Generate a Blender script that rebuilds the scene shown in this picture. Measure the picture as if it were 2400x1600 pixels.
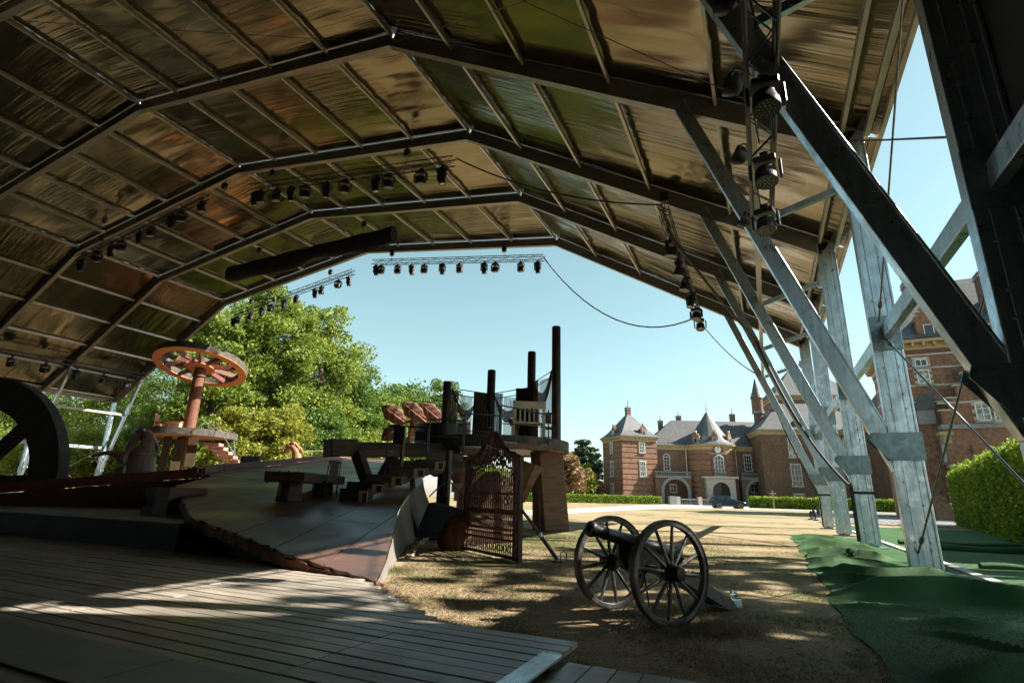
import bpy, math, random
import numpy as np
from mathutils import Vector, Matrix

random.seed(7); RNG = np.random.default_rng(11)
scene = bpy.context.scene
for o in list(bpy.data.objects): bpy.data.objects.remove(o)
COL = scene.collection
rad = math.radians

# ---------------------------------------------------------------- camera, sky, sun, exposure
AZ, TH, ROLL, CAMH = rad(25.271), rad(16.147), rad(1.453), 1.0
fw = Vector((-math.sin(AZ)*math.cos(TH), math.cos(AZ)*math.cos(TH), math.sin(TH)))
rt = Vector((math.cos(AZ), math.sin(AZ), 0)); up = rt.cross(fw)
r2 = rt*math.cos(ROLL) + up*math.sin(ROLL); u2 = up*math.cos(ROLL) - rt*math.sin(ROLL)
cd = bpy.data.cameras.new('camera'); cam = bpy.data.objects.new('camera', cd); COL.objects.link(cam)
cd.sensor_width = 36; cd.lens = 36*1239.5/2400; cd.clip_start = 0.05; cd.clip_end = 3000
m = Matrix((r2, u2, -fw)).transposed().to_4x4(); m.translation = (0, 0, CAMH); cam.matrix_world = m
scene.camera = cam

SUN_AZ, SUN_EL = 25.0, 40.6            # degrees from +X towards +Y, elevation
world = bpy.data.worlds.new('World'); scene.world = world; world.use_nodes = True
wn = world.node_tree.nodes; bg = wn['Background']
sky = wn.new('ShaderNodeTexSky'); sky.sky_type = 'NISHITA'; sky.sun_disc = False
sky.sun_elevation = rad(SUN_EL); sky.sun_rotation = rad(90-SUN_AZ); sky.air_density = 1.0; sky.dust_density = .5; sky.ozone_density = 2.0
hs_ = wn.new('ShaderNodeHueSaturation'); hs_.inputs['Saturation'].default_value = .74; hs_.inputs['Hue'].default_value = .44
world.node_tree.links.new(sky.outputs[0], hs_.inputs['Color']); world.node_tree.links.new(hs_.outputs[0], bg.inputs[0]); bg.inputs[1].default_value = 0.063
sd = bpy.data.lights.new('sun', 'SUN'); sun = bpy.data.objects.new('sun', sd); COL.objects.link(sun)
sd.energy = 5.0; sd.angle = rad(0.55); sd.color = (1.0, 0.93, 0.82)
sdir = Vector((math.cos(rad(SUN_AZ))*math.cos(rad(SUN_EL)), math.sin(rad(SUN_AZ))*math.cos(rad(SUN_EL)), math.sin(rad(SUN_EL))))
sun.rotation_euler = sdir.to_track_quat('Z', 'Y').to_euler(); sun.location = (30, 10, 40)
vs = scene.view_settings; vs.view_transform = 'Standard'; vs.look = 'None'; vs.exposure = 1.66; vs.gamma = 1; vs.use_curve_mapping = False
scene.cycles.max_bounces = 5; scene.cycles.diffuse_bounces = 3; scene.cycles.glossy_bounces = 3; scene.cycles.transparent_max_bounces = 8; scene.cycles.use_adaptive_sampling = True; scene.cycles.adaptive_threshold = .03

# ---------------------------------------------------------------- helpers
OFF = {}
class MB:
    def __init__(s): s.v = []; s.f = []
    def add(s, vs_, fs_):
        b = len(s.v); s.v.extend([tuple(p) for p in vs_]); s.f.extend([tuple(i+b for i in f) for f in fs_]); return s
    def box(s, c, d, rz=0, rx=0, ry=0):
        hx, hy, hz = d[0]/2, d[1]/2, d[2]/2
        P = [Vector((x, y, z)) for x in (-hx, hx) for y in (-hy, hy) for z in (-hz, hz)]
        if rz or rx or ry:
            R = Matrix.Rotation(rz, 3, 'Z') @ Matrix.Rotation(ry, 3, 'Y') @ Matrix.Rotation(rx, 3, 'X'); P = [R @ p for p in P]
        c = Vector(c); return s.add([p+c for p in P], [(0,1,3,2),(4,6,7,5),(0,4,5,1),(2,3,7,6),(0,2,6,4),(1,5,7,3)])
    def b2(s, x0, x1, y0, y1, z0, z1): return s.box(((x0+x1)/2,(y0+y1)/2,(z0+z1)/2),(x1-x0,y1-y0,z1-z0))
    def beam(s, p0, p1, w, h, upv=(0,0,1)):
        p0 = Vector(p0); p1 = Vector(p1); d = (p1-p0).normalized(); U = Vector(upv)
        sd_ = d.cross(U)
        if sd_.length < 1e-4: sd_ = d.cross(Vector((1,0,0)))
        sd_.normalize(); U = sd_.cross(d).normalized(); P = []
        for p in (p0, p1):
            for a, b in ((-1,-1),(1,-1),(1,1),(-1,1)): P.append(p+sd_*a*w/2+U*b*h/2)
        return s.add(P, [(0,1,2,3),(7,6,5,4),(0,4,5,1),(1,5,6,2),(2,6,7,3),(3,7,4,0)])
    def tube(s, pts, r, n=8, cap=True, sq=1.0):
        pts = [Vector(p) for p in pts]; k = len(pts); rs = r if isinstance(r, (list, tuple)) else [r]*k
        rings = []; prev = None
        for i, p in enumerate(pts):
            t = (pts[min(i+1,k-1)]-pts[max(i-1,0)]).normalized()
            ref = prev if prev else (Vector((0,0,1)) if abs(t.z) < .9 else Vector((1,0,0)))
            a = (ref - t*ref.dot(t)).normalized(); b = t.cross(a); prev = a
            rings.append([p+(a*math.cos(2*math.pi*j/n)+b*math.sin(2*math.pi*j/n)*sq)*rs[i] for j in range(n)])
        return s.loft(rings, cap)
    def loft(s, rings, cap=True, closed=True):
        n = len(rings[0]); V = [p for r_ in rings for p in r_]; F_ = []
        for i in range(len(rings)-1):
            for j in range(n if closed else n-1):
                a = i*n+j; b = i*n+(j+1) % n; F_.append((a, b, b+n, a+n))
        if cap: F_.append(tuple(range(n-1, -1, -1))); F_.append(tuple(range((len(rings)-1)*n, len(rings)*n)))
        return s.add(V, F_)
    def lathe(s, prof, n=16, c=(0,0,0), M=None, cap=True):
        rings = []
        for r_, z in prof:
            ring = []
            for j in range(n):
                p = Vector((r_*math.cos(2*math.pi*j/n), r_*math.sin(2*math.pi*j/n), z))
                if M: p = M @ p
                ring.append(p+Vector(c))
            rings.append(ring)
        return s.loft(rings, cap)
    def ring(s, r0, r1, z0, z1, n=40, c=(0,0,0), M=None):
        V = []; 
        for j in range(n):
            ca, sa = math.cos(2*math.pi*j/n), math.sin(2*math.pi*j/n)
            for r_, z in ((r0,z0),(r1,z0),(r1,z1),(r0,z1)):
                p = Vector((r_*ca, r_*sa, z))
                if M: p = M @ p
                V.append(p+Vector(c))
        F_ = []
        for j in range(n):
            a = 4*j; b = 4*((j+1) % n)
            for q in range(4): F_.append((a+q, b+q, b+(q+1)%4, a+(q+1)%4))
        return s.add(V, F_)
    def prism(s, poly, z0, z1, M=None):
        n = len(poly); V = [Vector((x, y, z0)) for x, y in poly]+[Vector((x, y, z1)) for x, y in poly]
        if M: V = [M @ p for p in V]
        return s.add(V, [tuple(range(n-1,-1,-1)), tuple(range(n, 2*n))]+[(i,(i+1)%n,(i+1)%n+n,i+n) for i in range(n)])
    def grid(s, fn, us, vs_):
        V = [fn(u, v) for u in us for v in vs_]; n = len(vs_); F_ = []
        for i in range(len(us)-1):
            for j in range(n-1): F_.append((i*n+j, i*n+j+1, (i+1)*n+j+1, (i+1)*n+j))
        return s.add(V, F_)
    def ell(s, c, r, n=10, M=None):
        prof = [(max(math.sin(math.pi*i/n), .02), -math.cos(math.pi*i/n)) for i in range(n+1)]
        S = Matrix.Diagonal(r); S = (M.to_3x3() @ S) if M else S
        return s.lathe(prof, 12, c, S)
    def xf(s, M): s.v = [tuple(M @ Vector(p)) for p in s.v]; return s
    def mesh(s, name, off=(0,0,0), smooth=False):
        me = bpy.data.meshes.new(name); o = off
        me.from_pydata([(p[0]-o[0], p[1]-o[1], p[2]-o[2]) for p in s.v], [], s.f); me.update()
        if smooth: me.polygons.foreach_set('use_smooth', [True]*len(me.polygons))
        return me
    def build(s, name, mat, parent=None, smooth=False, bevel=0, solid=0, kind=None):
        off = OFF.get(parent.name, (0,0,0)) if parent else (0,0,0)
        me = s.mesh(name, off, smooth); o = bpy.data.objects.new(name, me); COL.objects.link(o)
        if mat: me.materials.append(mat)
        if parent: o.parent = parent; OFF[o.name] = off
        if solid: md = o.modifiers.new('solid', 'SOLIDIFY'); md.thickness = solid; md.offset = -1
        if bevel: md = o.modifiers.new('bevel', 'BEVEL'); md.width = bevel; md.segments = 1; md.limit_method = 'ANGLE'; md.angle_limit = rad(40)
        if smooth and not solid: 
            try: me.set_sharp_from_angle(angle=rad(42))
            except Exception: pass
        if kind: o['kind'] = kind
        return o
def fastmesh(name, V, F_, mat, parent=None, kind=None, mats=None):
    me = bpy.data.meshes.new(name); V = np.asarray(V, np.float32); F_ = np.asarray(F_, np.int32)
    off = OFF.get(parent.name, (0,0,0)) if parent else (0,0,0)
    V = V-np.array(off, np.float32)
    k = F_.shape[1]; me.vertices.add(len(V)); me.vertices.foreach_set('co', V.ravel())
    me.loops.add(F_.size); me.loops.foreach_set('vertex_index', F_.ravel())
    me.polygons.add(len(F_)); me.polygons.foreach_set('loop_start', np.arange(0, F_.size, k, dtype=np.int32))
    me.polygons.foreach_set('loop_total', np.full(len(F_), k, np.int32)); me.update(calc_edges=True); me.validate()
    me.materials.append(mat); o = bpy.data.objects.new(name, me); COL.objects.link(o)
    if parent: o.parent = parent; OFF[o.name] = off
    if kind: o['kind'] = kind
    return o
def tag(o, label, cat, group=None):
    o['label'] = label; o['category'] = cat
    if group: o['group'] = group
    return o
def thing(name, label, cat, loc=(0,0,0), rz=0, group=None, worldparts=True):
    o = bpy.data.objects.new(name, None); COL.objects.link(o); o.empty_display_size = .2
    o.location = loc; o.rotation_euler = (0,0,rz); tag(o, label, cat, group)
    OFF[o.name] = tuple(loc) if worldparts else (0,0,0)
    return o
def struct(o): o['kind'] = 'structure'; return o
def dup(root, loc, rz, label, group=None, scale=None, rx=None, ry=None):
    def cp(o, par):
        c = o.copy(); COL.objects.link(c); c.parent = par
        for ch in [k for k in KIDS.get(o.name, [])]: cp(ch, c)
        return c
    r_ = cp(root, None); r_.location = loc; r_.rotation_euler = (rx or 0, ry or 0, rz); r_['label'] = label
    if scale: r_.scale = (scale,)*3
    if group: r_['group'] = group
    return r_
KIDS = {}
def kids(root):
    for o in COL.objects:
        if o.parent: KIDS.setdefault(o.parent.name, []); 
    KIDS.clear()
    for o in COL.objects:
        if o.parent: KIDS.setdefault(o.parent.name, []).append(o)
ORD = ['first','second','third','fourth','fifth','sixth','seventh','eighth','ninth','tenth','eleventh','twelfth']

# ---------------------------------------------------------------- materials
class NT:
    def __init__(s, name):
        s.m = bpy.data.materials.new(name); s.m.use_nodes = True; s.t = s.m.node_tree; s.n = s.t.nodes; s.b = s.n['Principled BSDF']
    def add(s, t, **kw):
        nd = s.n.new('ShaderNode'+t)
        for k, v in kw.items():
            if k.startswith('i_'):
                key = k[2:]; nd.inputs[int(key) if key.isdigit() else key.replace('_', ' ')].default_value = v
            else: setattr(nd, k, v)
        return nd
    def l(s, a, b): s.t.links.new(a, b)
    def coord(s, stretch=(1,1,1), rnd=False, out='Object'):
        tc = s.add('TexCoord'); mp = s.add('Mapping'); mp.inputs['Scale'].default_value = stretch; src = tc.outputs[out]
        if rnd:
            oi = s.add('ObjectInfo'); ad = s.add('VectorMath', operation='MULTIPLY_ADD'); cb = s.add('CombineXYZ')
            s.l(oi.outputs['Random'], cb.inputs[0]); s.l(oi.outputs['Random'], cb.inputs[1]); s.l(oi.outputs['Random'], cb.inputs[2])
            s.l(cb.outputs[0], ad.inputs[0]); ad.inputs[1].default_value = (37, 51, 23); s.l(src, ad.inputs[2]); src = ad.outputs[0]
        s.l(src, mp.inputs['Vector']); return mp.outputs[0]
    def noise(s, vec, scale, detail=5, rough=.55, dist=0):
        nd = s.add('TexNoise'); nd.inputs['Scale'].default_value = scale; nd.inputs['Detail'].default_value = detail
        nd.inputs['Roughness'].default_value = rough; nd.inputs['Distortion'].default_value = dist; s.l(vec, nd.inputs['Vector']); return nd.outputs['Fac']
    def ramp(s, fac, stops):
        nd = s.add('ValToRGB'); cr = nd.color_ramp
        while len(cr.elements) < len(stops): cr.elements.new(.5)
        for e, (p, c) in zip(cr.elements, stops): e.position = p; e.color = (c[0], c[1], c[2], 1) if not isinstance(c, (int, float)) else (c, c, c, 1)
        s.l(fac, nd.inputs[0]); return nd.outputs[0]
    def mix(s, fac, a, b, mode='MIX'):
        nd = s.add('MixRGB', blend_type=mode)
        for i, x in ((0, fac), (1, a), (2, b)):
            if isinstance(x, (int, float)): nd.inputs[i].default_value = x if i == 0 else (x, x, x, 1)
            elif isinstance(x, tuple): nd.inputs[i].default_value = (*x, 1)
            else: s.l(x, nd.inputs[i])
        return nd.outputs[0]
    def bump(s, fac, strength=.3, dist=.02, prev=None):
        nd = s.add('Bump'); nd.inputs['Strength'].default_value = strength; nd.inputs['Distance'].default_value = dist
        s.l(fac, nd.inputs['Height'])
        if prev: s.l(prev, nd.inputs['Normal'])
        return nd.outputs[0]
    def fin(s, col=None, rough=.6, metal=0, nrm=None, spec=None):
        if col is not None:
            if isinstance(col, tuple): s.b.inputs['Base Color'].default_value = (*col, 1)
            else: s.l(col, s.b.inputs['Base Color'])
        if isinstance(rough, (int, float)): s.b.inputs['Roughness'].default_value = rough
        else: s.l(rough, s.b.inputs['Roughness'])
        s.b.inputs['Metallic'].default_value = metal
        if spec is not None: s.b.inputs['Specular IOR Level'].default_value = spec
        if nrm: s.l(nrm, s.b.inputs['Normal'])
        return s.m
def pm(name, c1, c2=None, scale=4, rough=.6, metal=0, bump=0, bscale=None, stretch=(1,1,1), rnd=False, spec=None, lo=.35, hi=.65, rr=None, dist=.02):
    t = NT(name); v = t.coord(stretch, rnd); c2 = c2 or tuple(x*.7 for x in c1)
    f = t.noise(v, scale, 4, .6); col = t.ramp(f, [(lo, c1), (hi, c2)])
    nr = t.bump(t.noise(v, bscale or scale*6, 2), bump, dist) if bump else None
    r_ = t.ramp(t.noise(v, scale*2.3, 4), [(.35, rr[0]), (.65, rr[1])]) if rr else rough
    return t.fin(col, r_, metal, nr, spec)
def leafmat(name, c1, c2, c3, trans=.45):
    t = NT(name); g = t.add('NewGeometry'); v = t.coord(); n1 = t.noise(v, .35, 3)
    col = t.ramp(g.outputs['Random Per Island'], [(0, c1), (.55, c2), (1, c3)])
    col2 = t.mix(t.ramp(n1, [(.35, 0.0), (.68, .75)]), col, t.mix(.5, col, c3))
    t.fin(col2, .55, 0, None, .35)
    tr = t.add('BsdfTranslucent'); mx = t.add('MixShader'); mx.inputs[0].default_value = trans; t.l(t.mix(.35, col2, (1, .9, .3), 'MULTIPLY'), tr.inputs[0])
    t.l(t.b.outputs[0], mx.inputs[1]); t.l(tr.outputs[0], mx.inputs[2]); t.l(mx.outputs[0], t.n['Material Output'].inputs[0]); return t.m
def brickmat(name, a, b, mortar, patch=(.33,.27,.22)):
    t = NT(name); tc = t.add('TexCoord'); sp = t.add('SeparateXYZ'); t.l(tc.outputs['Object'], sp.inputs[0])
    ad = t.add('Math', operation='ADD'); t.l(sp.outputs[0], ad.inputs[0]); t.l(sp.outputs[1], ad.inputs[1]); cb = t.add('CombineXYZ'); t.l(ad.outputs[0], cb.inputs[0]); t.l(sp.outputs[2], cb.inputs[1])
    br = t.add('TexBrick'); t.l(cb.outputs[0], br.inputs['Vector']); br.inputs['Color1'].default_value = (*a, 1); br.inputs['Color2'].default_value = (*b, 1); br.inputs['Mortar'].default_value = (*mortar, 1)
    br.inputs['Scale'].default_value = 1; br.inputs['Brick Width'].default_value = .27; br.inputs['Row Height'].default_value = .095; br.inputs['Mortar Size'].default_value = .012; br.inputs['Bias'].default_value = -.1
    v = t.coord(); big = t.noise(v, .45, 4, .65); c = t.mix(t.ramp(big, [(.42, 0), (.72, .5)]), br.outputs[0], patch); sm = t.noise(v, 3.2, 5, .7)
    c = t.mix(.85, c, t.ramp(sm, [(.3, .35), (.5, .95), (.74, 1.5)]), 'MULTIPLY'); sp2 = t.ramp(t.noise(v, 2.1, 2), [(.70, 0), (.74, .35)]); c = t.mix(sp2, c, (.5,.45,.4))
    return t.fin(c, .85, 0, t.bump(br.outputs['Fac'], -.4, .02))
M = {}
def lush(t):                                   # grass stays greener round the foot of the platform leg and the gate
    tc = t.add('TexCoord'); mp = t.add('Mapping'); mp.inputs['Location'].default_value = (4.4/2.4, -13.0/6.0, 0); mp.inputs['Scale'].default_value = (1/2.4, 1/6.0, 0); t.l(tc.outputs['Object'], mp.inputs['Vector'])
    ln = t.add('VectorMath', operation='LENGTH'); t.l(mp.outputs[0], ln.inputs[0]); return t.ramp(ln.outputs['Value'], [(.35, .09), (1.0, 0.0)])
def mats():
    M['alu'] = None
    t = NT('galvanised_aluminium'); v = t.coord((14,14,.35)); f = t.noise(v, 2.0, 4, .55); v2 = t.coord(); g2 = t.noise(v2, 5, 4, .65)
    c = t.ramp(f, [(.25, (.36,.44,.50)), (.5, (.50,.58,.63)), (.75, (.62,.69,.73))]); c = t.mix(.35, c, t.ramp(g2, [(.3, .55), (.55, 1.0)]), 'MULTIPLY')
    M['alu'] = t.fin(c, t.ramp(g2, [(.35, .48), (.65, .24)]), .85, t.bump(g2, .06, .01))
    t = NT('zinc_plate'); v = t.coord(); f = t.noise(v, 7, 6, .7, .6); M['zinc'] = t.fin(t.ramp(f, [(.3, (.13,.19,.22)), (.55, (.24,.31,.34)), (.75, (.36,.43,.46))]), t.ramp(f, [(.3, .6), (.7, .35)]), .7, t.bump(f, .1, .01))
    M['bolt'] = pm('bolt_steel', (.62,.64,.65), (.35,.36,.37), 30, .3, .9)
    M['rafter'] = pm('rafter_aluminium', (.30,.275,.24), (.20,.185,.16), 1.2, .42, .55, .08, 9, (.5,4,4))
    M['purlin'] = pm('purlin_aluminium', (.52,.475,.41), (.40,.365,.31), 2, .45, .45)
    # roof lining: dark satin foil with tension wrinkles
    t = NT('roof_lining'); v = t.coord((.16,5.5,.16)); w1 = t.noise(v, 1.25, 3, .55, .35); v2 = t.coord((.3,.55,.3)); w2 = t.noise(v2, .75, 2, .5); v3 = t.coord(); w3 = t.noise(v3, 38, 3)
    msk = t.ramp(w2, [(.42, .03), (.68, 1.0)]); h = t.mix(1.0, w1, msk, 'MULTIPLY'); nb = t.bump(h, .52, .12); nb = t.bump(w3, .05, .006, nb)
    M['lining'] = t.fin(t.ramp(w2, [(.3, (.215,.180,.118)), (.7, (.135,.117,.080))]), .16, .95, nb)
    M['blackout'] = pm('black_wall_cloth', (.012,.012,.013), (.02,.02,.022), 3, .75, 0, .2, 5)
    M['black'] = pm('black_paint', (.014,.014,.015), (.026,.026,.028), 8, .42, 0, .1, 30)
    M['blackm'] = pm('black_stage_metal', (.018,.018,.02), (.035,.035,.037), 14, .38, .3)
    M['lens'] = pm('lamp_lens', (.22,.20,.16), (.5,.46,.40), 30, .12, .2)
    M['cloth'] = pm('black_cloth', (.007,.008,.012), (.016,.017,.022), 2, .9, 0, .3, 4, (1,1,.5))
    M['cable'] = pm('steel_cable', (.22,.22,.23), (.12,.12,.13), 20, .4, .8); M['rubber'] = pm('black_rubber', (.012,.012,.013), (.02,.02,.02), 9, .6)
    # deck wood
    t = NT('weathered_deck_plank'); oi = t.add('ObjectInfo'); v = t.coord((.35,7,7), True); f = t.noise(v, 5, 4, .65); v2 = t.coord((1,1,1), False); g2 = t.noise(v2, 1.1, 3); v3 = t.coord((.6,16,16), True); g3 = t.noise(v3, 9, 3)
    c = t.ramp(f, [(.28, (.17,.145,.12)), (.5, (.31,.27,.225)), (.72, (.43,.38,.32))]); c = t.mix(.7, c, t.ramp(oi.outputs['Random'], [(0, .68), (1, 1.15)]), 'MULTIPLY'); c = t.mix(t.ramp(g2, [(.5, 0), (.75, .55)]), c, (.07,.062,.055))
    M['deck'] = t.fin(c, t.ramp(g2, [(.38, .55), (.62, .28)]), 0, t.bump(g3, .3, .005), .55)
    t = NT('grey_floor_mat'); v = t.coord(); f = t.noise(v, 1.3, 7, .65); M['mat'] = t.fin(t.ramp(f, [(.3, (.17,.165,.155)), (.7, (.27,.26,.245))]), .5, 0, t.bump(t.noise(v, 60, 2), .2, .004))
    # raked stage plywood, dark stained
    t = NT('stained_stage_board'); v = t.coord((1,1,1)); f = t.noise(v, .7, 5, .66, .4); v2 = t.coord((3,3,1), True); g2 = t.noise(v2, 3, 4, .7); 
    c = t.ramp(f, [(.3, (.070,.042,.034)), (.52, (.108,.061,.047)), (.75, (.16,.087,.065))]); c = t.mix(.5, c, t.ramp(g2, [(.35, .6), (.65, 1.15)]), 'MULTIPLY')
    M['stage'] = t.fin(c, t.ramp(f, [(.38, .30), (.62, .50)]), 0, t.bump(g2, .16, .008), .42)
    M['stagered'] = pm('oxide_red_timber', (.20,.055,.035), (.10,.034,.025), 2.2, .6, 0, .3, 14, (1,1,3), hi=.7)
    M['darkred'] = pm('dark_red_wall_board', (.11,.038,.028), (.055,.024,.02), 1.6, .7, 0, .2, 8)
    M['jag'] = pm('splintered_edge', (.22,.085,.04), (.09,.035,.02), 9, .8, 0, .8, 20)
    M['skirt'] = pm('grey_brown_canvas', (.13,.115,.10), (.18,.16,.14), 1.8, .9, 0, .35, 9, (1,1,.25), dist=.03)
    M['darkwood'] = pm('dark_heavy_timber', (.035,.023,.017), (.075,.045,.03), 2.4, .7, 0, .5, 12, (1,1,4))
    M['midwood'] = pm('brown_timber', (.17,.085,.045), (.085,.045,.027), 2.2, .65, 0, .4, 12, (1,1,4))
    M['paleply'] = pm('pale_plywood', (.42,.29,.15), (.30,.20,.10), 4, .7, 0, .15, 20)
    M['palebox'] = pm('weathered_pale_timber', (.40,.32,.24), (.25,.19,.14), 3, .8, 0, .4, 14)
    M['rust'] = pm('rust_orange_paint', (.19,.072,.04), (.085,.036,.024), 3.4, .75, 0, .5, 16, hi=.7)
    M['rustlight'] = pm('terracotta_ply', (.50,.22,.085), (.30,.12,.05), 5, .7, 0, .2, 18)
    M['orangeply_bounce'] = pm('orange_plywood_bounce_lit', (.78,.36,.11), (.62,.26,.08), 3, .6, 0, .1, 12); M['rim'] = pm('charcoal_rim', (.036,.031,.028), (.105,.09,.075), 4, .8, 0, .5, 14)  # orange brightened so the underside carries light bounced off the lawn
    M['wheelgrey'] = pm('dark_concrete_paint', (.045,.038,.032), (.085,.072,.06), 2.8, .8, 0, .5, 18)
    M['horse'] = pm('brown_carved_horse', (.30,.20,.15), (.45,.32,.25), 4, .55, 0, .4, 22); M['horse2'] = pm('terracotta_horse', (.55,.30,.18), (.40,.19,.10), 5, .7, 0, .5, 20)
    M['post'] = pm('brown_black_steel_post', (.035,.027,.023), (.058,.043,.035), 3, .45, .3, .1, 20)
    t = NT('sheer_curtain'); v = t.coord((9,9,.4)); f = t.noise(v, 3, 4); t.fin(t.ramp(f, [(.3, (.14,.07,.055)), (.7, (.30,.17,.14))]), .9); tr = t.add('BsdfTransparent'); mx = t.add('MixShader'); t.l(t.ramp(f, [(.35, .62), (.65, .30)]), mx.inputs[0]); t.l(t.b.outputs[0], mx.inputs[2]); t.l(tr.outputs[0], mx.inputs[1])
    t.l(t.ramp(f, [(.3, 1.0), (.7, .8)]), mx.inputs[0]); t.l(mx.outputs[0], t.n['Material Output'].inputs[0]); M['sheer'] = t.m
    t = NT('pale_window_sheet'); t.fin((.78,.74,.76), .6); tr = t.add('BsdfTransparent'); mx = t.add('MixShader'); mx.inputs[0].default_value = .62; t.l(tr.outputs[0], mx.inputs[1]); t.l(t.b.outputs[0], mx.inputs[2]); t.l(mx.outputs[0], t.n['Material Output'].inputs[0]); M['sheet'] = t.m
    M['drape'] = pm('brown_drape', (.095,.072,.055), (.055,.042,.033), 4, .95, 0, .4, 16, (4,4,.5)); t = NT('floral_drape'); v = t.coord(); f = t.noise(v, 5, 2); M['floral'] = t.fin(t.ramp(f, [(.55, (.018,.022,.022)), (.63, (.16,.15,.12)), (.66, (.02,.025,.025))]), .95)
    M['white'] = pm('cream_painted_wood', (.60,.54,.44), (.46,.40,.32), 6, .55, 0, .1, 20); M['grill'] = pm('metal_grating', (.10,.11,.12), (.16,.17,.18), 12, .35, .8)
    M['gate'] = pm('rusted_wrought_iron', (.042,.027,.019), (.105,.052,.028), 9, .7, .25, .4, 40)
    M['fur'] = pm('brown_carved_bark', (.14,.06,.03), (.05,.025,.015), 7, .85, 0, 1.0, 14, (1,1,.4))
    M['pink'] = pm('pink_plaster', (.50,.27,.21), (.38,.19,.15), 2, .75, 0, .2, 12)
    M['gun'] = pm('black_gun_barrel', (.012,.013,.014), (.028,.027,.026), 7, .36, .6, .25, 60); M['cwood'] = pm('grey_worn_carriage_wood', (.035,.034,.033), (.085,.080,.074), 5, .5, 0, .4, 25); M['cwoodp'] = pm('pale_worn_trail_wood', (.20,.17,.13), (.10,.085,.07), 5, .6, 0, .4, 25); M['tyre'] = pm('rusty_iron_tyre', (.06,.045,.038), (.028,.024,.022), 8, .5, .5, .3, 50)
    # lawn: dry straw with green patches
    t = NT('dry_lawn'); v = t.coord(); b1 = t.noise(v, .16, 3, .6); b2 = t.noise(v, 1.1, 4, .7); b3 = t.noise(v, 26, 4, .75); b4 = t.noise(v, 4.5, 3, .7)
    straw = t.ramp(b3, [(.25, (.175,.127,.074)), (.5, (.295,.222,.132)), (.75, (.41,.325,.205))]); green = t.ramp(b3, [(.3, (.035,.055,.014)), (.7, (.12,.15,.04))]); dirt = t.ramp(b3, [(.3, (.14,.105,.075)), (.7, (.27,.215,.16))])
    gm = t.mix(.5, b1, b2); gm = t.mix(1.0, gm, lush(t), 'ADD'); c = t.mix(t.ramp(gm, [(.475, 0), (.58, .8)]), straw, green); c = t.mix(t.ramp(b4, [(.52, 0), (.66, .8)]), c, dirt)
    M['lawn'] = t.fin(c, .95, 0, t.bump(b3, .5, .015, t.bump(b4, .4, .05)), .15)
    t = NT('grass_blade'); g = t.add('NewGeometry'); v = t.coord(); b1 = t.noise(v, .16, 3, .6); b2 = t.noise(v, 1.1, 4, .7); gm = t.mix(1.0, t.mix(.5, b1, b2), lush(t), 'ADD')
    st = t.ramp(g.outputs['Random Per Island'], [(0, (.155,.115,.07)), (.6, (.255,.195,.12)), (1, (.39,.32,.21))]); gr = t.ramp(g.outputs['Random Per Island'], [(0, (.04,.065,.015)), (.7, (.10,.14,.03)), (1, (.26,.24,.09))]); bc_ = t.mix(t.ramp(gm, [(.475, 0), (.58, 1)]), st, gr); M['blade'] = t.fin(bc_, .8, 0, None, .2); tr = t.add('BsdfTranslucent'); mx = t.add('MixShader'); mx.inputs[0].default_value = .45; t.l(bc_, tr.inputs[0]); t.l(t.b.outputs[0], mx.inputs[1]); t.l(tr.outputs[0], mx.inputs[2]); t.l(mx.outputs[0], t.n['Material Output'].inputs[0])
    t = NT('artificial_turf'); v = t.coord(); f = t.noise(v, 120, 2, .8); b = t.noise(v, 1.2, 4); M['turf'] = t.fin(t.mix(.6, t.ramp(f, [(.3, (.009,.042,.008)), (.7, (.036,.125,.024))]), t.ramp(b, [(.3, .75), (.7, 1.15)]), 'MULTIPLY'), .75, 0, t.bump(f, 1.0, .012), .3)
    M['turfblade'] = leafmat('turf_tuft', (.012,.042,.008), (.028,.085,.014), (.055,.13,.025), .1)
    M['gravel'] = pm('pale_gravel', (.50,.47,.42), (.40,.37,.33), .8, .95, 0, .3, 40); M['kerb'] = pm('kerb_stone', (.42,.40,.37), (.30,.29,.27), 3, .9, 0, .2, 30)
    t = NT('cobbles'); tc = t.coord((1,1,1)); vo = t.add('TexVoronoi'); vo.inputs['Scale'].default_value = 5.5; t.l(tc, vo.inputs['Vector']); c = t.ramp(vo.outputs['Distance'], [(.1, (.30,.29,.28)), (.45, (.20,.195,.19)), (.62, (.06,.058,.055))]); M['cobble'] = t.fin(c, .7, 0, t.bump(vo.outputs['Distance'], -.8, .05))
    M['leafA'] = leafmat('oak_leaf', (.050,.115,.016), (.13,.22,.034), (.35,.38,.065)); M['leafB'] = leafmat('dark_leaf', (.035,.085,.016), (.08,.155,.028), (.18,.26,.05), .45); M['leafC'] = leafmat('yellowing_leaf', (.09,.15,.018), (.20,.26,.036), (.42,.38,.07), .5); M['leafD'] = leafmat('cedar_needle', (.018,.045,.025), (.035,.07,.04), (.07,.11,.06), .2); M['leafE'] = leafmat('brown_beech_leaf', (.14,.10,.05), (.24,.16,.085), (.32,.19,.09), .3); M['leafH'] = leafmat('hedge_leaf', (.045,.115,.010), (.11,.22,.020), (.34,.42,.045), .45)
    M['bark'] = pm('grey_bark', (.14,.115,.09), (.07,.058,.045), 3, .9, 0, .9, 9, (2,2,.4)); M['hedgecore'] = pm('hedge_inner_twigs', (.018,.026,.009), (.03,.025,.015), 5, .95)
    M['brick'] = brickmat('old_red_brick', (.25,.090,.042), (.125,.048,.028), (.22,.17,.125), (.30,.19,.12)); M['brickd'] = brickmat('dark_red_brick', (.165,.066,.036), (.080,.036,.024), (.16,.125,.095), (.22,.15,.105))
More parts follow.
